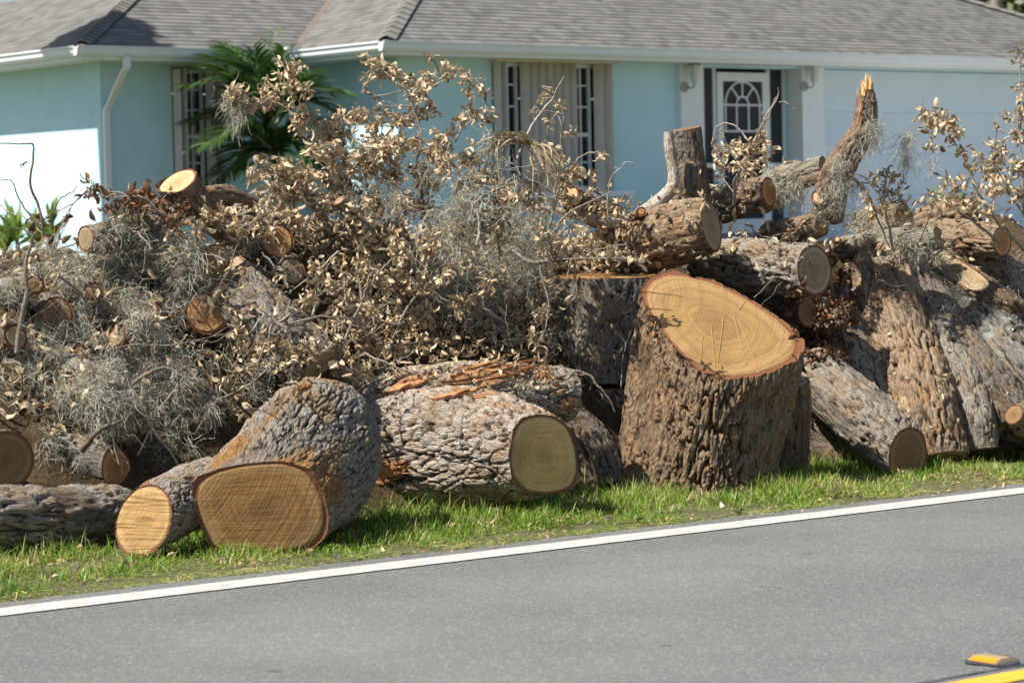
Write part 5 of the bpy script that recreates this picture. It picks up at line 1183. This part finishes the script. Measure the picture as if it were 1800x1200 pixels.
branch('dead-leaf bough trailing down toward the flared front-left trunk', Yc - 0.75, [[(560, 480, 0.2), (540, 570, 0), (480, 640, -0.2), (350, 720, -0.35)], [(540, 570, 0), (600, 640, -0.1)]],
       [(560, 470, 26), (540, 520, 24), (580, 570, 30), (550, 620, 32), (600, 640, 30), (500, 620, 26), (640, 660, 22), (430, 600, 24), (390, 600, 14), (450, 640, 20), (350, 650, 18), (330, 700, 16), (320, 745, 12), (370, 640, 14), (590, 500, 20), (520, 650, 20)], 9, 150, dens=0.85)
branch('dead leafy branch hanging in the air at the right, before the garage door', 12.6, [[(1800, 440, 0.2), (1740, 380, 0), (1700, 290, 0), (1655, 215, 0), (1625, 190, 0)]],
       [(1625, 192, 14), (1650, 195, 18), (1665, 215, 18), (1640, 225, 18), (1680, 235, 14), (1690, 262, 14), (1635, 250, 10), (1705, 290, 14), (1650, 212, 18), (1612, 205, 7)], 10, 130)
branch('dead leafy branch climbing the right frame edge', 12.4, [[(1830, 480, 0.2), (1800, 380, 0), (1790, 260, 0), (1796, 100, 0)], [(1800, 380, 0), (1750, 280, 0), (1760, 200, 0)]],
       [(1790, 85, 6), (1780, 108, 5), (1795, 145, 9), (1795, 175, 10), (1790, 205, 9), (1765, 205, 9), (1755, 225, 7), (1790, 240, 18), (1760, 265, 20), (1745, 290, 22), (1790, 285, 24), (1725, 300, 16), (1770, 320, 26), (1740, 335, 24), (1795, 345, 22), (1720, 272, 8)], 11, 150)
branch('low dead-leaf bough on the right crest below the hanging branch', 12.5, [[(1760, 430, 0.2), (1700, 380, 0), (1650, 340, 0), (1625, 345, 0)]],
       [(1660, 318, 20), (1690, 325, 22), (1640, 345, 16), (1720, 335, 20), (1665, 350, 22), (1700, 362, 24), (1740, 370, 22), (1625, 362, 10)], 12, 140, dens=0.55)
branch('leafy tuft beside the upright post-like limb, before the front door', 12.45, [[(1290, 360, 0.2), (1295, 310, 0), (1310, 265, 0), (1345, 215, 0), (1365, 170, 0)], [(1300, 290, 0), (1270, 240, 0), (1258, 232, 0)]],
       [(1290, 265, 22), (1318, 258, 24), (1340, 245, 14), (1300, 288, 22), (1270, 285, 16), (1340, 275, 16), (1312, 300, 16), (1255, 262, 5), (1350, 258, 10)], 13, 140)
branch('small leafy twig rising right of the broken mossy limb', 12.5, [[(1570, 440, 0.1), (1550, 370, 0), (1520, 315, 0), (1500, 300, 0)], [(1550, 370, 0), (1565, 310, 0), (1560, 292, 0)]],
       [(1560, 296, 10), (1570, 312, 12), (1535, 312, 8), (1580, 332, 14), (1550, 340, 14), (1515, 320, 7), (1590, 350, 12), (1560, 360, 14), (1540, 372, 12), (1525, 345, 8), (1600, 375, 10)], 14, 130, dens=1.1)
branch('curled leaves coloured dark brown for shade, on a twig along the left crest', 10.9, [[(330, 420, 0.1), (270, 360, 0), (210, 340, 0), (165, 320, 0)]],
       [(160, 318, 7), (153, 345, 8), (166, 340, 7), (172, 366, 9), (185, 375, 7), (205, 350, 10), (232, 345, 14), (255, 335, 14), (275, 345, 12), (290, 365, 12), (240, 370, 10), (310, 385, 12), (330, 355, 8), (98, 415, 8), (60, 390, 7)], 15, 120, M_SHADE_LEAF, dens=1.0, size=0.05)

branch('dead leaves heaped around the slanting cream-topped log on the left crest', 11.0, [[(420, 430, 0.1), (380, 395, 0), (330, 390, 0)]],
       [(365, 385, 22), (400, 380, 22), (430, 368, 16), (340, 398, 18), (300, 400, 18), (270, 392, 12), (440, 395, 20), (460, 372, 14)], 16, 120, dens=0.8)
# ------------------------------------------------------------------ bare twigs
def twig(label, Y, lines, r, seed, bark=None, group=None):
    mb = MB()
    for k, s in enumerate(lines):
        pts = [P(x, y, Y + dy) for (x, y, dy) in s]; C = wiggle(pts, 8 * len(pts), 0.018, seed * 7 + k); mb.tube(C, np.linspace(r, r * 0.35, len(C)) * (1 if k == 0 else 0.6), 6)
    b_ = mb.v[0][0].copy(); o = link('bare_twig', mb.mesh('bare_twig', b_, True, {'bh': np.ones(mb.n), 'lc': np.vstack(mb.v)}), bark or B_TWIG, None, b_); tag(o, label, 'twig', group); return o
z = 0.0
twig('bent bare twig with knobbly side shoots hooking over at the far left', 10.3, [[(75, 415, z), (70, 370, z), (52, 320, z), (60, 262, z), (48, 252, z), (0, 252, z)], [(75, 405, z), (40, 360, z), (20, 322, z), (-10, 318, z)], [(72, 395, z), (110, 350, z), (135, 326, z)], [(62, 410, z), (20, 400, z), (-10, 420, z)], [(48, 285, z), (40, 290, z), (36, 295, z)]], 0.0065, 1, B_DARK)
twig('dark bare stem rising from the moss at the left edge', 10.25, [[(30, 620, z), (45, 520, z), (50, 440, z), (62, 412, z)], [(45, 540, z), (10, 520, z)]], 0.012, 2, B_MOSS)
twig('slim pale twig forking at the top before the front door', 12.4, [[(1300, 300, z), (1335, 228, z), (1362, 185, z), (1370, 170, z), (1367, 155, z)], [(1370, 180, z), (1390, 185, z), (1405, 205, z)], [(1345, 215, z), (1340, 195, z)]], 0.0055, 3, B_BARE)
twig('thin hooked white twig left of the leafy tuft', 12.4, [[(1318, 250, z), (1290, 222, z), (1262, 222, z), (1252, 252, z)], [(1264, 222, z), (1275, 245, z)]], 0.005, 4, B_BARE)
twig('straight dry frond stalk pointing up across the window', 11.9, [[(905, 290, z), (935, 225, z), (965, 180, z), (990, 132, z)]], 0.0085, 5, B_BARE)
twig('forked fine twig right of the window sill', 12.0, [[(1068, 385, z), (1072, 320, z), (1100, 285, z), (1122, 295, z)], [(1085, 300, z), (1070, 285, z)]], 0.004, 6, B_BARE)
twig('long thin twig slanting over the centre crest', 11.6, [[(970, 410, z), (1010, 370, z), (1070, 338, z)]], 0.006, 7)
twig('white forked twig standing in the centre leaves', 11.2, [[(838, 430, z), (842, 390, z), (832, 360, z), (850, 340, z)], [(836, 365, z), (820, 350, z)]], 0.008, 8, B_BARE)
twig('long grey twig slanting through the middle leaves', 10.9, [[(590, 640, z), (640, 520, z), (690, 450, z)], [(640, 520, z), (655, 470, z)]], 0.008, 9)
twig('pale branchlet across the top of the plated log', 10.45, [[(640, 620, 0.05), (690, 640, 0.0), (760, 665, -0.02)], [(700, 640, 0), (740, 600, 0.1)]], 0.006, 10)
twig('grey crooked twig bending over between the plated log and the stump', 11.35, [[(985, 648, z), (1025, 655, z), (1055, 680, z), (1078, 722, z)], [(1055, 680, z), (1060, 700, z)]], 0.0085, 11, B_MOSS)
twig('crooked branch hooked over the moss by the two lower left logs', 9.95, [[(145, 790, 0.1), (165, 768, 0), (195, 745, 0), (215, 735, 0.1)]], 0.013, 12, B_DARK)
twig('fallen branch curving through the left moss', 10.25, [[(210, 690, z), (270, 650, z), (310, 655, z), (345, 690, z)], [(310, 655, z), (315, 690, z)]], 0.010, 13, B_MOSS)
twig('small dark curved twig on the right crest', 12.45, [[(1490, 305, z), (1520, 330, z), (1545, 380, z), (1562, 435, z)]], 0.009, 14, B_DARK)
twig('pale stick laid on the right-hand logs', 12.7, [[(1640, 450, z), (1665, 435, z), (1690, 415, z)]], 0.008, 15, B_TWIG)
twig('straight stick on the right crest under the leaves', 12.8, [[(1680, 400, z), (1700, 390, z), (1716, 380, z)]], 0.007, 16, B_TWIG)
twig('pale twig with side shoot beside the lowest right log', 12.2, [[(1752, 672, z), (1765, 695, z), (1778, 712, z)]], 0.006, 17, B_TWIG)
rg = np.random.default_rng(44)
def scatter_twigs(n, box, label, group, seed, Lr=(0.15, 0.5), dmin=-0.14):
    rg = np.random.default_rng(seed); k = 0
    while k < n:
        x, y = rg.uniform(box[0], box[2]), rg.uniform(box[1], box[3]); p, nm = surf(x, y)
        if p is None: continue
        d = unit(rg.normal(0, 1, 3) * np.array([1, 0.5, 1.0])); Ln = rg.uniform(*Lr); o = p + nm * rg.uniform(0.02, 0.14)
        C = wiggle([o - d * Ln / 2, o + rg.normal(0, 0.03, 3), o + d * Ln / 2], 16, 0.03, seed * 100 + k)
        mb = MB(); r = 0.0018 + 0.0065 * rg.random() ** 2.5; mb.tube(C, np.linspace(r, r * .4, 16), 5)
        j = rg.integers(4, 12); mb.tube(spline([C[j], C[j] + unit(d + rg.normal(0, .7, 3)) * Ln * .2, C[j] + unit(d + rg.normal(0, .7, 3)) * Ln * .35], 6), np.linspace(r * .6, r * .25, 6), 4)
        ob_ = link('bare_twig', mb.mesh('bare_twig', o, True, {'bh': np.ones(mb.n), 'lc': np.vstack(mb.v)}), (B_TWIG, B_BARE, B_MOSS)[k % 3], None, o); tag(ob_, label, 'twig', group); k += 1
scatter_twigs(85, (560, 340, 1080, 650), 'thin bare twig lying among the dead leaves in the pile’s middle', 'loose twigs among the middle leaves', 3)
scatter_twigs(70, (0, 400, 540, 760), 'thin bare twig caught in the grey moss on the left', 'loose twigs in the left moss', 4)
scatter_twigs(18, (1240, 330, 1780, 520), 'thin bare twig lying over the logs on the right crest', 'loose twigs on the right crest', 5)

# ------------------------------------------------------------------ dead fan palm frond on the crest
fb = P(935, 250, 11.85); fr_ = thing('dead_palm_frond', 'dry straw-coloured palm frond drooping over the crest below the window', 'palm frond', fb)
rg = np.random.default_rng(5); cs = []; sd = []; wd = []; k = np.linspace(0, 1, 9)[:, None]
for i in range(80):
    if i < 50: e = P(rg.uniform(800, 880), rg.uniform(260, 345), 11.75 + rg.normal(0, .06)); m_ = P(rg.uniform(860, 905), rg.uniform(232, 262), 11.72 + rg.normal(0, .05))
    else: e = P(rg.uniform(930, 1010), rg.uniform(310, 370), 11.7 + rg.normal(0, .08)); m_ = P(rg.uniform(935, 985), rg.uniform(262, 300), 11.68 + rg.normal(0, .05))
    C = spline([fb + rg.normal(0, .012, 3), m_, e], 9); cs.append(C); sd.append(unit(np.cross(C[4] - C[0], rg.normal(0, 1, 3)))); wd.append(rg.uniform(.0022, .0045) * np.array([.5, .8, 1, 1, 1, .9, .7, .4, .05]))
V, q, r = ribbons(np.array(cs), np.array(wd), np.array(sd))
link('leaflets', make_mesh('leaflets', V - fb, q, None, {'rnd': r}), leaf_mat('straw_frond', (0.20, 0.15, 0.085), (0.42, 0.34, 0.21), 0.6, 0.15), fr_, kind='stuff')
mb = MB(); mb.tube(wiggle([P(800, 275, 11.8), P(870, 240, 11.8), fb, P(960, 285, 11.75), P(965, 330, 11.7)], 24, .01, 2), np.linspace(.005, .003, 24), 6); link('midrib', mb.mesh('midrib', fb, True), plain('straw_rib', (0.42, 0.33, 0.19), 0.6), fr_)

# ------------------------------------------------------------------ loose leaf litter on the pile
def litter(name, label, n, box, seed, mat, lift=(0.0, 0.05), wfn=None, size=0.055):
    rg = np.random.default_rng(seed); items = []; tries = 0
    while len(items) < n and tries < n * 6:
        tries += 1; x, y = rg.uniform(box[0], box[2]), rg.uniform(box[1], box[3])
        if wfn and rg.random() > wfn(x, y): continue
        p, nm = surf(x, y)
        if p is None: continue
        d = unit(rg.normal(0, 1, 3) + 0.3 * nm); items.append((p + nm * rg.uniform(*lift), orient(d, rg), size * rg.uniform(.6, 1.2), rg.integers(0, 12)))
    V, q, r = leaf_batch(items, rg); o = link(name, make_mesh(name, V, q, None, {'rnd': r}), mat, kind='stuff'); tag(o, label, 'leaf litter')
def wmid(x, y):
    s = 1.0
    if y > 640: s *= 0.25
    if x < 560 and 450 < y < 600: s *= 0.12
    if x > 970 and y > 480: s *= 0.12
    return s
litter('leaf_litter', 'loose tan oak leaves strewn over the middle of the pile', 5200, (430, 350, 1110, 680), 1, M_LEAF, (0, 0.10), wmid, 0.042)
litter('leaf_litter', 'scattered brown leaves caught in the left moss', 900, (0, 390, 430, 760), 2, M_LEAF, (0.01, 0.05))
litter('leaf_litter', 'scattered tan leaves over the right-hand crest', 260, (1150, 330, 1800, 470), 3, M_LEAF, (0, 0.05))
litter('leaf_litter', 'dark leaves fallen between the great stump and the tan trunk', 420, (1390, 490, 1500, 640), 4, M_SHADE_LEAF, (0, 0.03))
litter('leaf_litter', 'few leaves lying on the lower right logs', 90, (1500, 500, 1800, 760), 5, M_LEAF, (0, 0.006), None, 0.038)
rg = np.random.default_rng(9); items = []
for _ in range(3500):
    p, nm = drop(rg.uniform(-4.5, 6.5), rg.uniform(1.7, 4.2))
    if p is not None: items.append((p + nm * rg.uniform(0, .04), orient(rg.normal(0, 1, 3) + .3 * nm, rg), .055 * rg.uniform(.6, 1.2), rg.integers(0, 12)))
V, q, r = leaf_batch(items, rg); tag(link('leaf_litter', make_mesh('leaf_litter', V, q, None, {'rnd': r}), M_LEAF, kind='stuff'), 'brown leaves over the back of the pile', 'leaf litter')

# ------------------------------------------------------------------ Spanish moss
def moss_mat(name, c1, c2):
    m, nt, b = new_mat(name); c = mix(nt, attr(nt, 'rnd', True), c1, c2); setin(nt, b, 'Base Color', c); b.inputs['Roughness'].default_value = 0.85; b.inputs['Specular IOR Level'].default_value = 0.15; return m
M_MOSSG = moss_mat('grey_green_moss', (0.25, 0.238, 0.175), (0.53, 0.51, 0.43))
def strands(P0, D0, L, K, curl, grav, wdt, seed, tone=None):
    rg = np.random.default_rng(seed); S = len(P0); d = unit(D0 + rg.normal(0, 0.8, (S, 3))); C = np.zeros((S, K, 3)); C[:, 0] = P0
    av = rg.normal(0, curl, (S, 3))
    for k in range(1, K):
        av = 0.6 * av + rg.normal(0, curl, (S, 3)); d = unit(d + av + np.array([0, 0, -grav])); C[:, k] = C[:, k - 1] + d * (L / (K - 1))[:, None]
    sd = unit(rg.normal(0, 1, (S, 3))); wd = wdt * np.ones((S, K)); wd[:, -1] *= 0.3
    return ribbons(C, wd, sd, rg.random(S) if tone is None else tone)
def moss(label, regions, seed, K=8, wdt=0.0008):
    rg = np.random.default_rng(seed); P0 = []; D0 = []; Ls = []; gr = []
    for (cx, cy, rx, ry, n, Lm, lift) in regions:
        for _ in range(max(3, int(n / (88 if cy > 560 and cx < 420 else 70)))):
            x, y = cx + rx * rg.normal(0, .55), cy + ry * rg.normal(0, .55); p, nm = surf(x, y)
            if p is None: continue
            sp = rg.uniform(0.008, 0.03); dr = nm * rg.uniform(0.3, 0.9) + rg.normal(0, 0.7, 3) * [1, 0.6, 0.5]; ns_ = int(rg.uniform(25, 85)); tn = rg.random(); Lc = Lm * rg.uniform(0.4, 1.25)
            for _ in range(ns_):
                P0.append(p + nm * rg.uniform(0.0, lift) + rg.normal(0, sp, 3)); D0.append(dr * 1.6); Ls.append(Lc * rg.uniform(.5, 1.15)); gr.append(np.clip(tn + rg.normal(0, .18), 0, 1))
    V, q, r = strands(np.array(P0), np.array(D0), np.array(Ls), K, 0.34, 0.30, wdt, seed, np.array(gr))
    tag(link('spanish_moss', make_mesh('spanish_moss', V, q, None, {'rnd': r}), M_MOSSG, kind='stuff'), label, 'moss')
moss('grey-green Spanish moss smothering the left end of the pile',
     [(80, 470, 80, 60, 2600, .11, .04), (200, 440, 90, 50, 2600, .11, .04), (320, 430, 80, 40, 2200, .11, .04), (230, 520, 110, 60, 3600, .12, .05), (100, 600, 90, 60, 3000, .12, .05), (250, 620, 100, 60, 3600, .13, .06), (180, 700, 100, 50, 3800, .13, .06), (300, 720, 70, 60, 2600, .13, .05), (60, 680, 60, 60, 1500, .12, .05), (330, 500, 50, 60, 1600, .13, .05), (120, 790, 50, 30, 900, .10, .02), (430, 440, 60, 40, 1200, .10, .03), (440, 660, 60, 60, 1200, .11, .04), (230, 380, 60, 20, 700, .09, .03)], 1)
moss('grey Spanish moss hanging through the middle leaves',
     [(690, 350, 50, 60, 1400, .16, .30), (800, 380, 26, 70, 3000, .18, .42), (860, 430, 60, 60, 2600, .15, .32), (900, 500, 60, 60, 2200, .14, .25), (800, 530, 70, 60, 1500, .12, .15), (700, 460, 60, 50, 900, .12, .15), (640, 660, 60, 20, 500, .09, .05), (900, 690, 60, 20, 300, .07, .02), (720, 720, 60, 30, 250, .06, .015), (1010, 390, 40, 20, 400, .09, .05)], 2)
moss('Spanish moss over the right-hand crest logs',
     [(1390, 330, 50, 30, 1800, .10, .03), (1470, 400, 60, 40, 1200, .10, .03), (1580, 430, 50, 30, 1600, .10, .04), (1640, 470, 40, 50, 1000, .11, .04), (1540, 400, 50, 30, 900, .10, .04), (1690, 520, 30, 50, 700, .11, .03), (1790, 470, 40, 30, 500, .1, .03), (1740, 360, 50, 30, 900, .1, .1), (1240, 370, 50, 20, 500, .07, .02), (1480, 330, 25, 50, 900, .09, .03)], 3)
# tufts hung on the broken limb and on branch tips
rg = np.random.default_rng(21); P0 = []; Ls = []
for (x, y, Y, n, r_, Lm) in ((1530, 215, 12.45, 200, 9, .08), (1532, 238, 12.45, 260, 10, .09), (1508, 258, 12.45, 130, 12, .08), (1480, 285, 12.42, 110, 14, .07), (1470, 320, 12.45, 160, 14, .08), (1518, 190, 12.45, 70, 9, .06), (1537, 225, 12.5, 160, 7, .10), (1595, 240, 12.6, 160, 5, .16), (1592, 280, 12.6, 120, 5, .14), (420, 185, 11.65, 110, 12, .12), (415, 205, 11.65, 70, 10, .10), (855, 235, 11.7, 40, 5, .12), (540, 215, 11.7, 60, 10, .10), (690, 340, 11.5, 120, 14, .14), (808, 350, 11.5, 170, 12, .14), (800, 430, 11.4, 130, 16, .14), (1640, 290, 12.55, 60, 8, .1), (395, 175, 11.65, 50, 8, .09)):
    for _ in range(n): P0.append(P(x + rg.normal(0, r_ * .6), y + rg.normal(0, r_), Y + rg.normal(0, .03))); Ls.append(Lm * rg.uniform(.4, 1.2))
V, q, r = strands(np.array(P0), np.zeros((len(P0), 3)), np.array(Ls), 8, 0.4, 0.5, 0.0007, 8)
tag(link('spanish_moss', make_mesh('spanish_moss', V, q, None, {'rnd': r}), M_MOSSG, kind='stuff'), 'wisps of Spanish moss hanging from the broken limb and branch tips', 'moss')

# ------------------------------------------------------------------ grass verge and weeds
def grass_mat(name):
    m, nt, b = new_mat(name); f = attr(nt, 'rnd', True)
    c = ramp(nt, f, [(0.0, (0.07, 0.14, 0.01)), (0.35, (0.14, 0.27, 0.02)), (0.7, (0.23, 0.37, 0.04)), (0.88, (0.38, 0.40, 0.10)), (1.0, (0.52, 0.44, 0.24))])
    setin(nt, b, 'Base Color', c); b.inputs['Roughness'].default_value = 0.45; b.inputs['Specular IOR Level'].default_value = 0.35
    out = [n for n in nt.nodes if n.type == 'OUTPUT_MATERIAL'][0]; tr = nd(nt, 'BsdfTranslucent'); nt.links.new(c, tr.inputs[0]); ms = nd(nt, 'MixShader', {0: 0.35})
    nt.links.new(b.outputs[0], ms.inputs[1]); nt.links.new(tr.outputs[0], ms.inputs[2]); nt.links.new(ms.outputs[0], out.inputs[0]); return m
M_GRASS = grass_mat('verge_grass')
def grass(n, u0, u1, n0, n1, Lf, wd0, seed, K=4, lean=0.75):
    rg = np.random.default_rng(seed); u = rg.uniform(u0, u1, n); v = n0 + (n1 - n0) * rg.random(n)
    tuft = fbm(np.stack([u * 5, v * 5, u * 0], -1), 3, 3); edge = sstep(v, 0.19 + 0.03 * vnoise(np.stack([u * 6, u * 0, u * 0], -1), 9), 0.27)
    keep = rg.random(n) < (0.25 + 0.75 * edge) * np.clip(0.65 + 1.3 * tuft, 0.18, 1); u, v, tuft = u[keep], v[keep], tuft[keep]; n = len(u)
    P0 = LINE0 + u[:, None] * U + v[:, None] * Nn; P0[:, 2] = ground_z(v) - 0.008
    L_ = Lf(v, rg) * (1 + 1.1 * tuft); a = rg.uniform(0, 2 * np.pi, n); le = np.abs(rg.normal(0, lean, n)); d = np.stack([np.cos(a) * np.sin(le), np.sin(a) * np.sin(le), np.cos(le)], -1)
    k = np.linspace(0, 1, K)[None, :, None]; bend = rg.uniform(0.0, 0.6, n)
    hd = np.stack([np.cos(a), np.sin(a), a * 0 - 0.5], -1)
    C = P0[:, None] + d[:, None] * L_[:, None, None] * k + hd[:, None] * (L_ * bend)[:, None, None] * k ** 2.2; C[..., 2] = np.maximum(C[..., 2], 0.004)
    sd = unit(np.stack([-np.sin(a), np.cos(a), 0 * a], -1) + rg.normal(0, .3, (n, 3))); wp = np.array([0.8, 1, .75, .06]) if K == 4 else np.linspace(1, .1, K)
    wd = wd0 * rg.uniform(.6, 1.3, n)[:, None] * wp[None]
    tone = np.clip(0.45 + 0.27 * rg.normal(0, 1, n) + 0.75 * fbm(np.stack([u * 2.2, v * 2.2, u * 0 + 4], -1), 3, 6) + 0.25 * (v < 0.36), 0, 1)
    tone = np.where(rg.random(n) < 0.12, rg.uniform(.88, 1, n), tone)
    return ribbons(C, wd, sd, tone)
V1, q1, r1 = grass(105000, -3.3, 5.6, 0.17, 1.35, lambda v, rg: (0.026 + 0.026 * sstep(v, 0.22, 0.7)) * rg.uniform(.5, 1.5, len(v)), 0.0019, 1)
V2, q2, r2 = grass(14000, -3.3, 5.6, 0.40, 1.5, lambda v, rg: 0.062 * rg.uniform(.5, 1.7, len(v)) * (0.6 + 0.6 * sstep(v, 0.5, 1.0)), 0.0020, 2, lean=0.3)
V3, q3, r3 = grass(14000, -5, 7, 4.3, 9, lambda v, rg: 0.05 * rg.uniform(.5, 1.5, len(v)), 0.003, 3)
tag(link('grass', make_mesh('grass', np.vstack([V1, V2, V3]), np.vstack([q1, q2 + len(V1), q3 + len(V1) + len(V2)]), None, {'rnd': np.concatenate([r1, r2, r3])}), M_GRASS, kind='stuff'), 'bright green grass verge between the road and the logs', 'grass')
rg = np.random.default_rng(31); items = []
for _ in range(130):
    u_, v_ = rg.uniform(-3.2, 5.4), 0.12 + 0.95 * rg.random() ** 0.7; items.append((W(u_, v_, rg.uniform(0.012, 0.045)), orient(rg.normal(0, 1, 3) * [1, 1, .4], rg), .045 * rg.uniform(.5, 1.2), rg.integers(0, 20)))
V, q, r = leaf_batch(items, rg); tag(link('leaf_litter', make_mesh('leaf_litter', V, q, None, {'rnd': r}), M_LEAF, kind='stuff'), 'stray brown leaves lying in the grass verge', 'leaf litter')
n_ = 5200; u_ = rg.uniform(-3.3, 5.4, n_); v_ = 0.12 + 0.9 * rg.random(n_); pk = fbm(np.stack([u_ * 2, v_ * 2, u_ * 0], -1), 3, 77) > -0.02; u_, v_ = u_[pk], v_[pk]; n_ = len(u_)
P0 = LINE0 + u_[:, None] * U + v_[:, None] * Nn; P0[:, 2] = rg.uniform(0.008, 0.03, n_); d_ = unit(rg.normal(0, 1, (n_, 3)) * [1, 1, .35]); L_ = rg.uniform(.004, .022, n_)
C = P0[:, None] + d_[:, None] * (L_[:, None] * np.linspace(0, 1, 2)[None])[..., None]
V, q, r = ribbons(C, np.repeat(rg.uniform(.001, .004, n_)[:, None], 2, 1), unit(np.cross(d_, [0, 0, 1.0]) + rg.normal(0, .2, (n_, 3))))
tag(link('wood_chips', make_mesh('wood_chips', V, q, None, {'rnd': r}), leaf_mat('chip_wood', (0.20, 0.11, 0.055), (0.55, 0.37, 0.19), 0.9, 0.0), kind='stuff'), 'sawdust and bark chips scattered in the grass along the logs', 'wood chips')
M_WEED = leaf_mat('weed_green', (0.12, 0.20, 0.03), (0.22, 0.32, 0.06), 0.4, 0.3)
def weed(px, py, h, n, ls, label, seed):
    rg = np.random.default_rng(seed); b_ = G(px, py); b_[2] = 0.0; t = thing('weed', label, 'weed', b_, 'broad-leaved weeds in the verge'); st_ = MB(); cs = []; sd = []; wd = []; k = np.linspace(0, 1, 5)[:, None]
    for i in range(n):
        e = b_ + np.array([rg.normal(0, h * .45), rg.normal(0, h * .45), h * rg.uniform(.4, 1.05)]); st_.tube(spline([b_, (b_ + e) / 2 + rg.normal(0, h * .08, 3), e], 5), 0.0016, 4, False)
        for j in range(4):
            d = unit(rg.normal(0, 1, 3) + [0, 0, .2]); f = rg.uniform(.5, 1); o = b_ + (e - b_) * f; cs.append(o + d * ls * k + np.array([0, 0, -.2 * ls]) * k ** 2); sd.append(unit(np.cross(d, [0, 0, 1]) + rg.normal(0, .2, 3))); wd.append(ls * .3 * np.array([.15, .8, 1, .7, .05]))
    link('stalk', st_.mesh('stalk', b_), M_WEED, t); V, q, r = ribbons(np.array(cs), np.array(wd), np.array(sd)); link('leaves', make_mesh('leaves', V - b_, q, None, {'rnd': r}), M_WEED, t)
weed(598, 962, 0.06, 7, 0.020, 'leafy weed beside the right edge of the flared trunk’s sawn face', 1)
weed(578, 975, 0.04, 5, 0.018, 'low leafy weed just under the flared trunk’s sawn face', 2)
weed(745, 912, 0.07, 5, 0.017, 'small leafy weed in the grass under the plated log’s left half', 3)
weed(712, 905, 0.06, 4, 0.015, 'thin leafy weed in the grass below the torn left end of the plated log', 4)
weed(1300, 905, 0.05, 5, 0.016, 'little weed in the grass before the great stump', 5)
